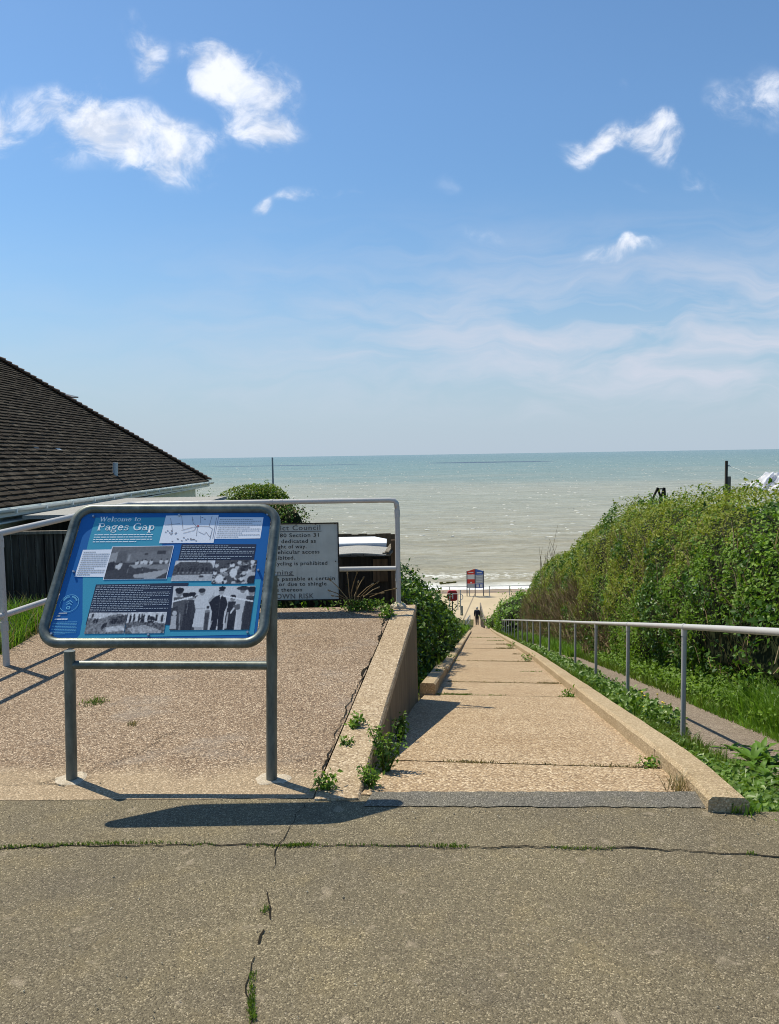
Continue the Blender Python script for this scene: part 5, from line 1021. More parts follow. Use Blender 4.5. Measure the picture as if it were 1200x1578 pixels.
def build_grass():
    rng = np.random.default_rng(5)
    def scatter(n, s0, s1, l0, l1, pw=1.): s = s0+(s1-s0)*rng.random(n)**pw; l = rng.uniform(l0, l1, n)+narrow(s); X = PD[0]*s+PR[0]*l; Y = PD[1]*s+PR[1]*l; return X, Y, s, l
    def clump(X, Y, sc, th): return np.array([mnoise.noise(Vector((x*sc, y*sc, 2.))) for x, y in zip(X, Y)]) > th
    parts = []
    def add(X, Y, h, w, mi, lean=.6, dz=-.01, bend=.7):
        P = np.stack([X, Y, zterrain(X, Y)+dz], -1); parts.append((*blade_arrays(P, h, w, lean, rng, bend=bend), mi))
    # verge between kerb and footway, both near and down the slope
    X, Y, s, l = scatter(9000, 3.15, 10, 1.19, 1.72); k = clump(X, Y, 1.5, -.25); add(X[k], Y[k], .085, .007, 0)
    X, Y, s, l = scatter(7000, 5.3, 13, 1.22, 1.78); k = clump(X, Y, 1.1, -.12); add(X[k], Y[k], .13, .009, 0, .8)
    X, Y, s, l = scatter(5000, 3.25, 4.6, 1.3, 2.6); add(X, Y, .10, .008, 1, .8)
    X, Y, s, l = scatter(4500, 3.1, 6.2, 1.25, 2.5); k = (l > 1.2)&((l < 1.62)|(s < 4.7)|(rng.random(len(s)) < .0)); add(X[k], Y[k], .075, .008, 0)
    X, Y, s, l = scatter(2200, 3.2, 9, 1.2, 1.66); add(X, Y, .06, .006, 2)
    X, Y, s, l = scatter(9000, 9, 34, 1.19, 1.74, 1.4); add(X, Y, .17, .015, 0)
    X, Y, s, l = scatter(6000, 30, 62, 1.1, 2.3); add(X, Y, .24, .035, 0)
    X, Y, s, l = scatter(5200, 7.2, 22, 1.32, 1.82, 1.2); k = clump(X, Y, .8, -.25); add(X[k], Y[k], .21, .013, 1, .7)
    X = rng.uniform(1.42, 1.85, 900); Y = rng.uniform(3.24, 3.37, 900); Y = np.minimum(Y, 3.37); add(X, Y, .05, .005, 0, .9); add(X[:350], Y[:350], .06, .006, 1, .9)
    # bank at the foot of the hedge: long bright grass
    X, Y, s, l = scatter(11000, 3.6, 8.2, 2.58, 3.45); k = clump(X, Y, .9, -.35); add(X[k], Y[k], .50, .010, 1, .8, bend=1.2)
    X, Y, s, l = scatter(7000, 3.4, 9.5, 2.5, 2.85); add(X, Y, .14, .009, 1, .9)
    X, Y, s, l = scatter(9000, 8, 24, 2.52, 3.15, 1.3); add(X, Y, .20, .014, 0, .8)
    X, Y, s, l = scatter(6000, 20, 45, 2.3, 3.3, 1.2); add(X, Y, .34, .03, 1, .8)
    # left of the ramp railing
    n = 13000; X = rng.uniform(-4.6, -3.04, n); Y = rng.uniform(5.4, 8.9, n); k = X < -3.05-.12*np.abs(np.sin(Y*3)); add(X[k], Y[k], .22, .010, 1, .7)
    n = 2500; X = rng.uniform(-3.9, -3.06, n); Y = rng.uniform(5.8, 8.8, n); add(X[:600], Y[:600], .28, .008, 2, .8)
    # left bank beyond the wall
    X, Y, s, l = scatter(5000, 8, 36, -1.3, -.72, 1.3); add(X, Y, .14, .016, 0)
    X, Y, s, l = scatter(2500, 40, 64, -1.6, -.55); add(X, Y, .35, .04, 1)
    V, Fc, lt, mi = join(parts); o = np_mesh('verge_grass', V, Fc, lt, [M['grass'], M['grass_bright'], M['grass_dry']], mi); tag(o, 'green and dry grass growing along the verges of the path and ramp', 'grass', kind='stuff')
    # small round-leaved ground plants
    X, Y, s, l = scatter(5200, 3.15, 9.5, 1.22, 1.74); k = ((l < 1.62)|(s < 4.7))&clump(X, Y, 2.2, -.15); P = np.stack([X, Y, zterrain(X, Y)+rng.uniform(.01, .09, len(X))], -1)[k]; A = leaf_arrays(P, np.tile([0, 0, 1.], (len(P), 1)), .035, rng=rng)
    X, Y, s, l = scatter(4200, 3.1, 5.2, 1.25, 2.45); P = np.stack([X, Y, zterrain(X, Y)+rng.uniform(.01, .10, len(X))], -1); B = leaf_arrays(P, np.tile([0, 0, 1.], (len(P), 1)), .042, rng=rng)
    X, Y, s, l = scatter(5000, 6.5, 18, 2.55, 3.0, 1.3); P = np.stack([X, Y, zterrain(X, Y)+rng.uniform(.02, .30, len(X))], -1); C = leaf_arrays(P, np.tile([-.5, -.3, .6], (len(P), 1)), .05, rng=rng)
    X, Y, s, l = scatter(5200, 7., 24, 1.3, 1.85, 1.2); k = clump(X, Y, .9, -.3); P = np.stack([X, Y, zterrain(X, Y)+rng.uniform(.02, .24, len(X))], -1)[k]; D = leaf_arrays(P, np.tile([-.3, -.4, .7], (len(P), 1)), .06, rng=rng)
    X, Y, s, l = scatter(6500, 4.2, 12, 2.6, 3.25); P = np.stack([X, Y, zterrain(X, Y)+rng.uniform(.05, .55, len(X))*np.interp(l, [2.6, 3.0], [.4, 1.])], -1); E_ = leaf_arrays(P, np.tile([-.5, -.3, .6], (len(P), 1)), .05, rng=rng)
    V, Fc, lt, mi = join([(*A, 0), (*B, 0), (*C, 1), (*D, 0), (*E_, 1)]); o = np_mesh('ground_cover', V, Fc, lt, [M['weed'], M['leaf_mid']], mi); tag(o, 'small leafy ground cover between kerb, footway and hedge foot', 'ground cover', kind='stuff')
    # moss and grass in joints and cracks
    parts = []
    def seg(a, b, n, w, h, wd, z=.0, mi=0): 
        f = rng.random(n); P = np.array(a)[None]*(1-f[:, None])+np.array(b)[None]*f[:, None]; P = P+np.concatenate([rng.normal(0, w, (n, 2)), np.full((n, 1), z)], 1); parts.append((*blade_arrays(P, h, wd, .9, rng), mi))
    for s, l0, l1, n in ((4.25, -.2, .05, 160), (4.25, .7, .95, 90), (4.25, .05, .7, 90), (7.84, -.45, -.1, 380), (7.84, -.1, .3, 60), (7.84, .8, .95, 60), (9.33, -.4, .9, 700), (9.33, .75, .97, 350), (11.2, .6, .9, 120), (13.59, -.2, .9, 420), (13.59, -.55, -.35, 200), (16.2, .7, .9, 160), (19.4, .4, .85, 260), (22.5, .5, .85, 200), (26, .3, .8, 200), (30, -.4, .8, 200)):
        seg(pt(s, l0), pt(s, l1), int(n*(.75 if s < 8 else .45)), .007+.0008*s, .018+.0012*max(0, s-6), .005+.0004*s, 0., int(s*7) % 2)
    for (xa, ya, xb, yb_, n) in ((-40, 1309, 130, 1302, 260), (130, 1302, 250, 1300, 160), (380, 1304, 440, 1305, 60), (440, 1305, 480, 1303, 150), (480, 1303, 660, 1305, 90), (670, 1305, 720, 1306, 130), (850, 1308, 945, 1310, 90), (1150, 1317, 1165, 1317, 20), (389, 1500, 386, 1560, 110), (387, 1545, 389, 1576, 110), (409, 1398, 408, 1408, 30), (256, 1301, 330, 1303, 40)):
        a, b = atz(xa, ya, 0), atz(xb, yb_, 0); seg((a[0], a[1], 0), (b[0], b[1], 0), n, .006, .015, .004, .002, int(n*3) % 3 == 1)
    V, Fc, lt, mi = join(parts); o = np_mesh('joint_grass', V, Fc, lt, [M['grass'], M['grass_dry']], mi); tag(o, 'moss and short grass growing in the paving joints and road crack', 'grass', kind='stuff')
build_grass()

def build_weeds():
    def weed(loc, h, r, n, label, seed, mats=None, leaf=.035, name='weed', flowers=0, cat='weed', group='weeds growing out of the paving', stems=9, leanx=0.):
        rng = np.random.default_rng(seed); loc = np.array(loc, float); root = empty(name, tuple(loc), label, cat, group); mb = MB(); P = []; N = []
        for i in range(stems):
            a = rng.uniform(0, 2*np.pi); e = loc+np.array([math.cos(a)*r*rng.uniform(.2, 1)+leanx*h, math.sin(a)*r*rng.uniform(.2, 1), h*rng.uniform(.55, 1)]); b = loc+np.array([math.cos(a), math.sin(a), 0])*r*.15; m_ = (b+e)/2+rng.normal(0, .01, 3)
            mb.tube([b-[0, 0, .01], m_, e], [.0035, .003, .0015], 5, caps=False)
            k = max(3, n//stems); f = rng.uniform(.08, 1, k)[:, None]; Q = np.where(f < .5, b+(m_-b)*f*2, m_+(e-m_)*(f*2-1)); P.append(Q+rng.normal(0, leaf*.55, (k, 3))); N.append(np.tile([math.cos(a)*.5, math.sin(a)*.5, .7], (k, 1)))
        P = np.concatenate(P); P[:, 2] = np.maximum(P[:, 2], loc[2]+.004); N = np.concatenate(N); V, Fc, lt = leaf_arrays(P, N, leaf, rng=rng, asp=.5); mats = mats or [M['weed'], M['leaf_mid']]
        np_mesh('leaves', V, Fc, lt, mats, np.repeat(rng.integers(0, len(mats), len(P)), 2), root); mb.build('stems', M['grass'], root)
        if flowers:
            fm = MB()
            for i in range(flowers): p = P[rng.integers(len(P))]; fm.box(p+[0, 0, .02], (.010, .010, .006), rz=rng.random())
            fm.build('flower_heads', M['grass_dry'], root)
        return root
    def tuft(loc, h, r, n, label, seed, mat='grass', name='grass_tuft', w=.006, group='grass tufts in the paving'):
        rng = np.random.default_rng(seed); loc = np.array(loc, float); P = loc+np.concatenate([rng.normal(0, r*.5, (n, 2)), np.full((n, 1), -.004)], 1); V, Fc, lt = blade_arrays(P, h, w, .9, rng); o = np_mesh(name, V, Fc, lt, M[mat], origin=tuple(loc)); tag(o, label, 'grass tuft', group); return o
    rp = lambda x, y: (lambda p: (p[0], p[1], float(zplat(p[1]))))(atz(x, y, .03) if y > 1150 else atz(x, y, .07))
    pp = lambda s, l: pt(s, l, 0)
    weed(pp(3.98, -.50), .27, .10, 480, 'tall bushy weed against the foot of the concrete wall', 1, leaf=.026, flowers=14, stems=14, mats=[M['weed'], M['leaf_mid'], M['leaf_dark']])
    tuft(tuple(atz(1131, 1247, 0)), .07, .05, 90, 'green grass tuft in front of the cut end of the right kerb', 31, 'grass')
    tuft(tuple(atz(1150, 1249, 0)), .06, .06, 90, 'green grass tuft at the outer corner of the cut kerb end', 32, 'grass_bright')
    weed(pp(3.62, -.53), .11, .07, 120, 'small weed at the road end of the concrete wall', 2, leaf=.030, stems=8)
    weed(pp(4.9, -.52), .20, .07, 130, 'shaded weed halfway along the concrete wall', 3, leaf=.035, mats=[M['leaf_dark'], M['leaf_mid']], stems=8)
    weed(rp(503, 1210), .075, .07, 90, 'spreading weed beside the coping next to the road edge', 4, leaf=.03, stems=9)
    weed(rp(546, 1108), .07, .06, 80, 'leafy weed at the elbow of the long ramp crack', 5, leaf=.035, stems=7)
    weed(rp(534, 1135), .05, .05, 60, 'low weed in the ramp crack just below the leafy one', 6, leaf=.025, stems=6)
    weed(rp(600, 958), .15, .07, 60, 'upright yellow green weed at the top of the ramp crack', 7, leaf=.05, stems=6)
    tuft(rp(146, 1076), .035, .07, 120, 'dark flat grass tuft on the ramp behind the board leg', 8)
    tuft(rp(205, 1107), .03, .035, 45, 'tiny yellowish tuft at the end of the thin ramp crack', 9, 'grass_dry')
    weed(pp(4.28, .93), .05, .07, 60, 'dark weed in the path joint against the right kerb', 10, leaf=.03, mats=[M['leaf_dark'], M['leaf_mid']], stems=7)
    tuft(pp(3.72, .93), .11, .05, 60, 'straw coloured dry grass tuft at the near end of the right kerb', 11, 'grass_dry', w=.004)
    for i, (s, l, h, lb) in enumerate(((7.9, .93, .08, 'small weed in the second path joint beside the right kerb'), (9.45, -.53, .2, 'weed leaning out of the low left kerb at the wall end'), (13.4, -.5, .18, 'weed at the left kerb in the bush shade'), (13.7, .85, .12, 'weed at the right kerb by the fourth path joint'), (19.6, .80, .14, 'weed at the right kerb two joints before the bend'))):
        weed(pp(s, l), h, .07+.003*s, 60, lb, 20+i, leaf=.03+.0013*s, stems=7)
    # dry stems and leafy clump at the far edge of the ramp
    x, y, z = atY(548, 926, 7.30); z = float(zplat(7.3)); root = empty('dry_weed', (x, 7.3, z), 'clump of dead grey stems with low green leaves at the far edge of the ramp', 'weed'); mb = MB()
    for (x0, y0, x1, y1) in ((538, 916, 535, 882), (541, 914, 550, 882), (548, 918, 552, 896), (552, 918, 574, 900), (556, 919, 582, 897), (560, 920, 583, 905), (570, 920, 609, 907), (535, 922, 508, 893), (536, 924, 507, 910), (534, 925, 512, 918), (546, 918, 560, 890), (550, 920, 590, 914)):
        a = V3(atY(x0, y0, 7.22)); b = V3(atY(x1, y1, 7.10)); a2 = V3((x+(a.x-x)*.6, 7.28, z)); mb.tube([a2, a, a.lerp(b, .6)+Vector((0, 0, .01)), b], [.006, .005, .0045, .003], 5); mb.tube([b-(b-a)*.06, b+(b-a).normalized()*.015], [.009, .006], 6)
    mb.build('dead_stalks', M['twig'], root); rng = np.random.default_rng(3); n = 420; P = np.stack([x+.06+rng.normal(0, .13, n), 7.25+rng.normal(0, .04, n), z+rng.uniform(.01, .10, n)], -1); V, Fc, lt = leaf_arrays(P, np.tile([0, -.3, .8], (n, 1)), .04, rng=rng, asp=.4); np_mesh('leaves', V, Fc, lt, [M['weed'], M['leaf_mid']], np.repeat(rng.integers(0, 2, n), 2), root)
    # dock plants: rosettes of long blades on the verge
    def dock(loc, n, L, w, label, seed, flowers=0):
        rng = np.random.default_rng(seed); loc = np.array(loc, float); root = empty('dock_plant', tuple(loc), label, 'plant', 'broad leaved plants on the right verge')
        for i in range(n):
            a = 2*np.pi*i/n+rng.uniform(-.5, .5); d = np.array([math.cos(a), math.sin(a), 0]); sd = np.array([-d[1], d[0], 0]); l = L*rng.uniform(.6, 1.15); el = rng.uniform(.45, 1.4); V = []; k = 7
            for j in range(k+1):
                f = j/k; r = l*f; th = el-f*1.15*rng.uniform(.9, 1.1); p = loc+d*(l*(math.cos(el)*f+.25*f*f))+np.array([0, 0, 1.])*l*(math.sin(el)*f-.42*f*f); ww = w*rng.uniform(.85, 1.15)*math.sin(math.pi*min(1, f*.92+.06))**.8; rip = rng.normal(0, .003)
                V += [p-sd*ww*.5+[0, 0, ww*.22+rip], p-[0, 0, 0], p+sd*ww*.5+[0, 0, ww*.22-rip]]
            fs = []
            for j in range(k): o = j*3; fs += [(o, o+1, o+4, o+3), (o+1, o+2, o+5, o+4)]
            mb = MB(); mb.add(V, fs); mb.build('leaf', M['dock'], root, smooth=True)
        if flowers:
            mb = MB()
            for i in range(flowers): q = loc+np.array([rng.uniform(-.25, .25), rng.uniform(-.2, .2), rng.uniform(.10, .2)]); mb.tube([q-[0, 0, .1], q], .002, 4); mb.box(q, (.018, .018, .008), rz=rng.random())
            mb.build('yellow_flowers', M['flower'], root)
    def vp(x, y, dz=.12):
        p = atz(x, y, -.2)
        for _ in range(8): p = atz(x, y, float(zterrain(p[0], p[1]))+dz)
        return (p[0], p[1], float(zterrain(p[0], p[1])))
    spots = [((1160, 1165), 20, .24, .042, 'largest dock plant with long upright leaves at the right picture edge beside the near kerb'), ((1190, 1200), 16, .19, .04, 'dock plant in the corner nearest the road'), ((1128, 1150), 12, .15, .028, 'tuft of narrow leaves just right of the nearest handrail post'), ((1140, 1205), 10, .15, .036, 'low dock plant against the near end of the right kerb'), ((1012, 1098), 16, .28, .045, 'leafy plant left of the nearest handrail post with yellow flowers'), ((975, 1066), 18, .36, .05, 'bushy plant hiding the foot of the second handrail post'), ((985, 1082), 15, .30, .042, 'plant between kerb and second handrail post'), ((1175, 1150), 9, .2, .04, 'dock plant overhanging the lower footway'), ((940, 1052), 16, .38, .055, 'plant between the second and third handrail posts'), ((1030, 1112), 13, .2, .036, 'low plant beside the foot of the nearest handrail post'), ((1198, 1235), 9, .15, .035, 'lowest dock plant at the road edge on the right'), ((1172, 1182), 14, .17, .036, 'dock plant between the largest one and the corner plant'), ((1140, 1178), 13, .14, .032, 'small dock plant left of the largest dock plant'), ((1165, 1218), 13, .15, .034, 'dock plant just above the lowest one by the road edge'), ((1105, 1168), 12, .11, .026, 'small flat rosette against the outer face of the right kerb'), ((1185, 1168), 14, .24, .04, 'upright dock plant right behind the largest one')]
    for i, ((x, y), n, L, w, lb) in enumerate(spots): dock(vp(x, y, L*.3), n, L, w, lb, 40+i, 12 if i in (4, 6) else 0)
build_weeds()

# ------------------------------------------------------------------ far things: promenade, person, garden bits
def build_person():
    p0 = atY(735, 963.8, 69.5); g = float(p0[2]); s = p0[0]*PD[0]+p0[1]*PD[1]
    root = empty('person', tuple(p0), 'person in dark jacket and jeans walking away down the path towards the promenade', 'person')
    me = bpy.data.meshes.new('body'); bm = bmesh.new(); sk = bm.verts.layers.skin.verify(); H_ = 1.76
    J = {'pel': ((0, 0, .93), .17), 'wai': ((0, .01, 1.08), .18), 'che': ((0, .01, 1.30), .20), 'nek': ((0, .0, 1.47), .065), 'hea': ((0, .015, 1.60), .098), 'top': ((0, .01, 1.70), .085), 'nose': ((0, .10, 1.60), .03),
         'hL': ((-.085, 0, .88), .105), 'kL': ((-.085, .05, .50), .080), 'aL': ((-.085, -.03, .09), .058), 'tL': ((-.09, .13, .03), .045), 'hR': ((.085, 0, .88), .105), 'kR': ((.085, .01, .50), .080), 'aR': ((.085, -.14, .11), .058), 'tR': ((.09, .02, .03), .045),
         'sL': ((-.20, 0, 1.40), .085), 'eL': ((-.245, -.03, 1.13), .07), 'wL': ((-.235, .06, .90), .05), 'fL': ((-.23, .09, .82), .040), 'sR': ((.20, 0, 1.40), .085), 'eR': ((.245, -.05, 1.13), .07), 'wR': ((.24, -.0, .90), .05), 'fR': ((.235, .03, .82), .040)}
    vs = {k: bm.verts.new(c) for k, (c, r) in J.items()}
    for k, (c, r) in J.items(): vs[k][sk].radius = (r, r*.85 if k in ('che', 'wai', 'pel') else r)
    vs['pel'][sk].use_root = True
    for a, b in (('pel', 'wai'), ('wai', 'che'), ('che', 'nek'), ('nek', 'hea'), ('hea', 'top'), ('hea', 'nose'), ('pel', 'hL'), ('hL', 'kL'), ('kL', 'aL'), ('aL', 'tL'), ('pel', 'hR'), ('hR', 'kR'), ('kR', 'aR'), ('aR', 'tR'), ('che', 'sL'), ('sL', 'eL'), ('eL', 'wL'), ('wL', 'fL'), ('che', 'sR'), ('sR', 'eR'), ('eR', 'wR'), ('wR', 'fR')): bm.edges.new((vs[a], vs[b]))
    bm.to_mesh(me); bm.free(); o = bpy.data.objects.new('tmp', me); COL.objects.link(o); o.modifiers.new('s', 'SKIN'); sb = o.modifiers.new('u', 'SUBSURF'); sb.levels = 2; bpy.context.view_layer.update()
    me2 = bpy.data.meshes.new_from_object(o.evaluated_get(bpy.context.evaluated_depsgraph_get())); bpy.data.objects.remove(o); me2.materials.clear()
    b = bpy.data.objects.new('body', me2); COL.objects.link(b); b.parent = root; b.scale = (.95, .95, .99); b.rotation_euler.z = -AZ*.5
    for m in ('jacket', 'jeans', 'skin', 'shoe'): me2.materials.append(M[m])
    for f in me2.polygons:
        z = f.center.z; x = abs(f.center.x); f.material_index = 3 if z < .075 else (1 if z < .80 and x < .19 else (2 if z > 1.47 or (z < .86 and x > .19) else 0)); f.use_smooth = True
    bm = bmesh.new(); bmesh.ops.create_uvsphere(bm, u_segments=16, v_segments=10, radius=1.)
    mb = MB(); mb.add([(p0[0]+v.co.x*.108, p0[1]-.03+v.co.y*.112, p0[2]+1.635+v.co.z*.105) for v in bm.verts], [tuple(v.index for v in f.verts) for f in bm.faces]); bm.free(); mb.build('hair', M['hair'], root, smooth=True)
    mb = MB(); mb.box((p0[0], p0[1]-.19, p0[2]+1.22), (.30, .14, .42)); mb.build('rucksack', M['jeans'], root, bevel=.04)
build_person()
def build_far():
    zp = -16.0
    # information boards on the promenade
    Y = float(atz(731, 918.3, zp)[1]); fx = lambda x: float(atY(x, 918, Y)[0]); fz = lambda y: float(atY(732, y, Y)[2])
    xl, xm, xr = fx(719.4), fx(731.8), fx(744.9); root = empty('beach_notice_board', (xm, Y, zp), 'tall double notice board with a red and a blue panel on the promenade', 'notice board')
    pL, pM, pR = Vector((xl, Y-.1, zp)), Vector((xm, Y-.18, zp)), Vector((xr, Y-.1, zp))
    for p, y in ((pL, 879.5), (pM, 877), (pR, 879.5)): m = MB(); m.box((p.x, p.y, (zp+fz(y))/2), (.10, .10, fz(y)-zp)); m.build('post', M['navy_post'], root)
    def panel(a, b, y0, y1, mat, name, off=.0, i0=.04, i1=.96, peak=None):
        d = b-a; n = Vector((d.y, -d.x, 0)).normalized(); n = n if n.y < 0 else -n; A = a+d*i0+n*off; B = a+d*i1+n*off; m = MB(); q = lambda p, z, k: (p.x+n.x*k, p.y+n.y*k, z)
        if peak is None: f = [(A, fz(y1)), (B, fz(y1)), (B, fz(y0)), (A, fz(y0))]
        else: f = [(A, fz(y1)), (B, fz(y1)), (B, fz(peak[1])), (A, fz(peak[0]))]
        m.prism([q(p, z, 0) for p, z in f], [q(p, z, .03) for p, z in f]); return m.build(name, M[mat], root)
    panel(pL, pM, 0, 885, 'red_sign', 'header', peak=(880, 876.3)); panel(pL, pM, 885.2, 892, 'white_sign', 'notice_panel'); panel(pL, pM, 892.2, 899, 'red_sign', 'warning_panel'); panel(pL, pM, 899.2, 905.5, 'grey_sign', 'lower_panel')
    panel(pM, pR, 0, 885.6, 'blue_sign', 'header', peak=(876.3, 879.8)); panel(pM, pR, 885.8, 898.6, 'grey_sign', 'notice_panel'); panel(pM, pR, 898.8, 905.8, 'blue_sign', 'lower_panel')
    for i0, i1 in ((.14, .44), (.56, .86)): panel(pM, pR, 900.2, 904.6, 'white_sign', 'small_notice', .036, i0, i1)
    panel(pM, pR, 881.5, 883., 'white_sign', 'heading_line', .036, .2, .8); panel(pL, pM, 896.2, 898.2, 'white_sign', 'warning_mark', .036, .42, .62)
    panel(pL, pM, 880.9, 882.2, 'white_sign', 'heading_line', .036, .2, .8)
    for k in range(4): panel(pM, pR, 887.5+k*2.6, 888.4+k*2.6, 'white_sign', 'text_line', .036, .14, .84)
    # promenade railing
    Yr = float(atz(785, 917.6, zp)[1]); a = atY(785, 917.6, Yr); zt = float(atY(785, 902.6, Yr)[2]); xs = [a[0]+2.45*k for k in range(-6, 6)]
    root = empty('promenade_railing', (a[0], Yr, zp), 'thin grey railing along the seaward edge of the promenade', 'railing'); m = MB(); m.tube([(xs[0]-1, Yr, zt), (xs[-1]+1, Yr, zt)], .035, 8); m.build('top_rail', M['grey_pole'], root)
    m = MB(); m.tube([(xs[0]-1, Yr, zp+.5), (xs[-1]+1, Yr, zp+.5)], .012, 6); m.build('lower_rail', M['grey_pole'], root)
    for x in xs: m = MB(); m.tube([(x, Yr, zp), (x, Yr, zt)], .045, 8); m.build('post', M['grey_pole'], root)
    # lifebuoy cabinet
    Y = 77.; f = lambda x, y: V3(atY(x, y, Y)); c = f(696.8, 917.8); w = f(704.2, 918).x-f(689.4, 918).x; h = f(697, 910).z-f(697, 925.8).z
    root = empty('lifebuoy_cabinet', (c.x, Y, -15.9), 'red rounded lifebuoy cabinet on a post beside the promenade steps', 'cabinet'); prof = []
    for qx, qz, a0 in ((1, 1, 0), (-1, 1, 90), (-1, -1, 180), (1, -1, 270)):
        for t in np.linspace(a0, a0+90, 5): prof.append((c.x+qx*(w/2-.22)+.22*math.cos(R(t)), c.z+qz*(h/2-.22)+.22*math.sin(R(t))))
    m = MB(); m.prism([(x, Y-.18, z) for x, z in prof], [(x, Y+.18, z) for x, z in prof]); body = m.build('case', M['red_box'], root, bevel=.03)
    m = MB(); m.box((c.x+.02, Y-.19, c.z-.02), (.10, .03, h*.5)); m.build('door_strip', M['white_sign'], body); m = MB(); m.tube([(c.x, Y+.05, -16), (c.x, Y+.05, c.z-h/2+.02)], .06, 8); m.build('post', M['navy_post'], root)
    # short railing beside it
    Y = 75.; f = lambda x, y: V3(atY(x, y, Y)); root = empty('step_railing', tuple(f(707, 938)), 'pale railing with a looped end in front of the red cabinet', 'railing')
    for x in (693, 705.4, 709.4): m = MB(); m.tube([f(x, 940), f(x, 915 if x < 708 else 909)], .045, 8); m.build('post', M['rail'], root)
    m = MB(); m.tube([f(690, 915.3), f(709.4, 915.3)], .04, 8); m.build('top_rail', M['rail'], root); m = MB(); m.tube([f(709.5, 916), f(712, 916.5), f(713, 919), f(713, 922), f(711.5, 924), f(709.5, 924.3)], .035, 8); m.build('end_loop', M['rail'], root)
    m = MB(); a = f(711.2, 948); b = f(711.2, 933.5); m.prism([(a.x-.13, Y-.13, a.z), (a.x+.13, Y-.13, a.z), (a.x+.13, Y+.13, a.z), (a.x-.13, Y+.13, a.z)], [(b.x-.12, Y-.12, b.z), (b.x+.12, Y-.12, b.z), (b.x+.12, Y+.12, b.z), (b.x-.12, Y+.12, b.z)]); tag(m.build('bollard', M['mortar'], origin=tuple(a), bevel=.02), 'square pale concrete bollard at the foot of the step railing', 'bollard')
    # handrails at the bottom of the path
    root = empty('lower_handrail', tuple(atY(745, 966, 60)), 'weathered timber handrail at the right of the walking person', 'handrail')
    A = V3(atY(746, 955, 60)); B = V3(atY(740, 930, 79)); m = MB(); m.beam(A, B, .10, .12); m.build('top_rail', M['wood_grey'], root)
    m = MB(); m.beam(A-Vector((0, 0, .32)), B-Vector((0, 0, .55)), .06, .10); m.build('middle_rail', M['wood_grey'], root)
    for k in range(7):
        p = A.lerp(B, k/6); zb = float(zpath(p.x*PD[0]+p.y*PD[1]))-.1; m = MB(); m.box((p.x, p.y, (p.z+zb)/2+.03), (.10, .10, p.z-zb+.1)); m.build('post', M['wood_grey'], root)
    root = empty('lower_handrail', tuple(atY(720, 969, 58)), 'short grey metal handrail at the left of the walking person', 'handrail'); A = V3(atY(717.5, 957, 60)); B = V3(atY(724, 948, 72))
    m = MB(); m.tube([A, B], .035, 8); m.build('top_rail', M['grey_pole'], root)
    for k in range(4): p = A.lerp(B, k/3); zb = float(zpath(p.x*PD[0]+p.y*PD[1]))-.2; m = MB(); m.tube([(p.x, p.y, zb), tuple(p)], .035, 8); m.build('post', M['grey_pole'], root)
    p = A.lerp(B, .5)
    m = MB(); m.tube([A-Vector((0, 0, .4)), B-Vector((0, 0, .45))], .025, 8); m.build('middle_rail', M['grey_pole'], root)
    # timber groyne with weed
    a = atz(684, 899.5, -17.2); m = MB(); rg = random.Random(2)
    for k in range(5): m.box((a[0]+.5*k-.4, a[1]+.2*k, -17.35+rg.uniform(-.05, .05)), (.46, .25, .62+rg.uniform(-.1, .1)), rz=.3)
    tag(m.build('groyne', material('weedy_timber', wood((.05, .05, .012), (.13, .125, .03), (.22, .2, .06))), origin=(a[0], a[1], -17.8)), 'weed covered timber groyne at the water edge above the left bushes', 'groyne')
    # garden behind the hedge
    Y = 15.; f = lambda x, y: V3(atY(x, y, Y)); a = f(1119.3, 710); root = empty('line_post', (a.x, Y, -.9), 'dark timber post carrying a washing line above the hedge', 'post'); m = MB(); m.box((a.x, Y, (a.z-.9)/2), (.040, .045, a.z+.9)); m.build('post', M['wood_dark'], root)
    b = f(1124, 734.2); m = MB(); m.box((b.x-.005, Y+.01, (b.z-.9)/2), (.062, .03, b.z+.9)); m.build('short_board', M['wood_grey'], root); c = f(1122, 718); m = MB(); m.tube([f(1120, 718), f(1124, 717.6)], .012, 6); m.build('line_hook', M['grey_pole'], root)
    e = V3(atY(1290, 742, 13.2)); A = f(1122.5, 717.5); pts = [A.lerp(e, t)-Vector((0, 0, .16*math.sin(math.pi*t))) for t in np.linspace(0, 1, 14)]; m = MB(); m.tube(pts, .0055, 6); tag(m.build('washing_line', M['rope'], origin=tuple(A)), 'thin pale washing line stretched from the timber post above the hedge', 'washing line')
    # white washing blown over the line
    def cloth(name, label, poly, Y, seed):
        top = [V3(atY(x, y, Y)) for x, y in poly[0]]; botm = [V3(atY(x, y, Y)) for x, y in poly[1]]; n, k = 26, 14; V = []
        def at(pl, t): t *= len(pl)-1; i = min(int(t), len(pl)-2); return pl[i].lerp(pl[i+1], t-i)
        for j in range(k+1):
            for i in range(n+1):
                p = at(top, i/n).lerp(at(botm, i/n), j/k); w = .10*mnoise.noise(Vector((i*.22, j*.16, seed)))+.05*mnoise.noise(Vector((i*.5, j*.45, seed+3)))+.05*math.sin(i*.9+j*.25+seed); V.append((p.x, p.y+w+.55*j/k, p.z+.02*mnoise.noise(Vector((i*.4, j*.4, seed)))))
        fs = [(j*(n+1)+i, j*(n+1)+i+1, (j+1)*(n+1)+i+1, (j+1)*(n+1)+i) for j in range(k) for i in range(n)]; m = MB(); m.add(V, fs); tag(m.build(name, M['linen'], origin=tuple(top[0]), smooth=True), label, 'laundry', 'washing on the line')
    cloth('washing', 'white sheet billowing to the left on the washing line', (((1161, 743), (1172, 737), (1180, 728), (1192, 727), (1196, 729)), ((1163, 746), (1172, 750), (1182, 752), (1192, 756), (1197, 756))), 13.6, 1.)
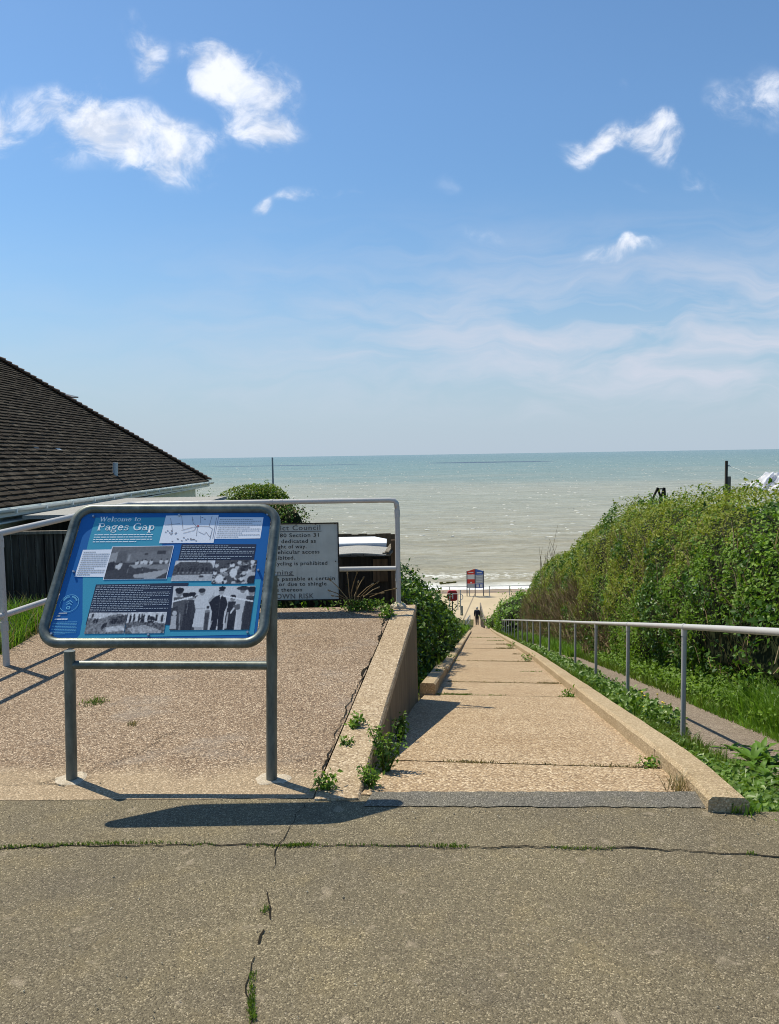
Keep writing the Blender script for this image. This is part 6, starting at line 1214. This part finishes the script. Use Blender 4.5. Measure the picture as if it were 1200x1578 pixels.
    cloth('washing', 'white cloth at the picture edge beside the billowing sheet', (((1196.5, 728.5), (1210, 728), (1230, 731)), ((1197.5, 757), (1210, 760), (1232, 760))), 13.5, 5.)
    # dark trestle
    Y = 24.; f = lambda x, y: V3(atY(x, y, Y)); c = f(1017, 762); root = empty('trestle', (c.x, Y, -1.), 'small black timber trestle showing above the hedge top', 'trestle')
    for (xa, ya, xb, yb_) in ((1013.5, 751.5, 1005, 770), (1013, 752, 1020, 772), (1023, 751.5, 1017.5, 771), (1023.5, 751.5, 1025, 772)):
        p, q = f(xa, ya), f(xb, yb_); q = p+(q-p)*1.6; m = MB(); m.beam(p, q, .07, .05); m.build('leg', M['wood_black'], root)
    m = MB(); m.beam(f(1013, 753.5), f(1024, 753), .05, .04); m.build('crossbar', M['wood_grey'], root)
build_far()

def build_shadow_clouds():
    # two flat clouds added out of view to cast dark streaks on the sea
    for i, (xa, xb, ya, hh) in enumerate(((85, 290, 1440, 1500.), (-330, -60, 1420, 1500.))):
        bm = bmesh.new(); bmesh.ops.create_icosphere(bm, subdivisions=4, radius=1.); c = Vector(((xa+xb)/2-SUN_A*(hh+17), ya+SUN_B*(hh+17), hh))
        for v in bm.verts:
            n = 1+.35*mnoise.noise(v.co*2.2+Vector((i*7, 0, 0)))+.15*mnoise.noise(v.co*6); z = v.co.z; v.co = Vector((v.co.x*(xb-xa)/2*n, v.co.y*(75 if i == 0 else 40)*n, z*n*(26 if z > 0 else 8)))
        me = bpy.data.meshes.new('shadow_cloud'); bm.to_mesh(me); bm.free(); me.shade_smooth(); o = bpy.data.objects.new('shadow_cloud', me); COL.objects.link(o); o.location = c; me.materials.append(M['shadow_cloud_mat']); tag(o, kind='structure')
M['shadow_cloud_mat'] = material('shadow_cloud_white', color=(.9, .9, .92), rough=1., spec=0.)
build_shadow_clouds()

def build_grit():
    # loose grit and tiny pebbles lying on the road, ramp and path
    rng = np.random.default_rng(77); n = 1500; X = np.concatenate([rng.uniform(-2.2, 2.0, 700), rng.uniform(-2.2, 1.6, 450), rng.uniform(-2.6, -.3, 350)]); Y = np.concatenate([rng.uniform(1.9, 3.3, 700), 3.42+rng.normal(0, .07, 450), rng.uniform(3.6, 6.5, 350)])
    Y = np.where((X > -.2)&(Y > 3.36), 3.36-rng.random(n)*.1, Y); Y = np.where(X > 1.5, np.minimum(Y, 3.15), Y); z = np.where(Y > 3.5, zplat(Y)+.006, .003); r = .0014+.0026*rng.random(n)**3
    D = np.array([[1, 0, 0], [0, 1, 0], [-1, 0, 0], [0, -1, 0], [0, 0, .8], [0, 0, -.5]]); V = []
    for i in range(n):
        a = rng.random()*6.3; c, s_ = math.cos(a), math.sin(a); q = D*rng.uniform(.6, 1.3, (6, 1))*r[i]; V.append(np.stack([q[:, 0]*c*1.4-q[:, 1]*s_+X[i], q[:, 0]*s_*1.4+q[:, 1]*c+Y[i], q[:, 2]+z[i]+r[i]*.4], 1))
    F = np.array([[0, 1, 4], [1, 2, 4], [2, 3, 4], [3, 0, 4], [1, 0, 5], [2, 1, 5], [3, 2, 5], [0, 3, 5]]); Fc = (np.arange(n)[:, None, None]*6+F[None]).ravel()
    m = leaf_mat('grit_stone', (.24, .195, .135), (.36, .30, .21), (.62, .55, .44), .8, 0., .2); o = np_mesh('grit', np.concatenate(V), Fc, np.full(n*8, 3), m); tag(o, 'loose grit and tiny pebbles scattered over the road and ramp', 'grit', kind='stuff')
build_grit()
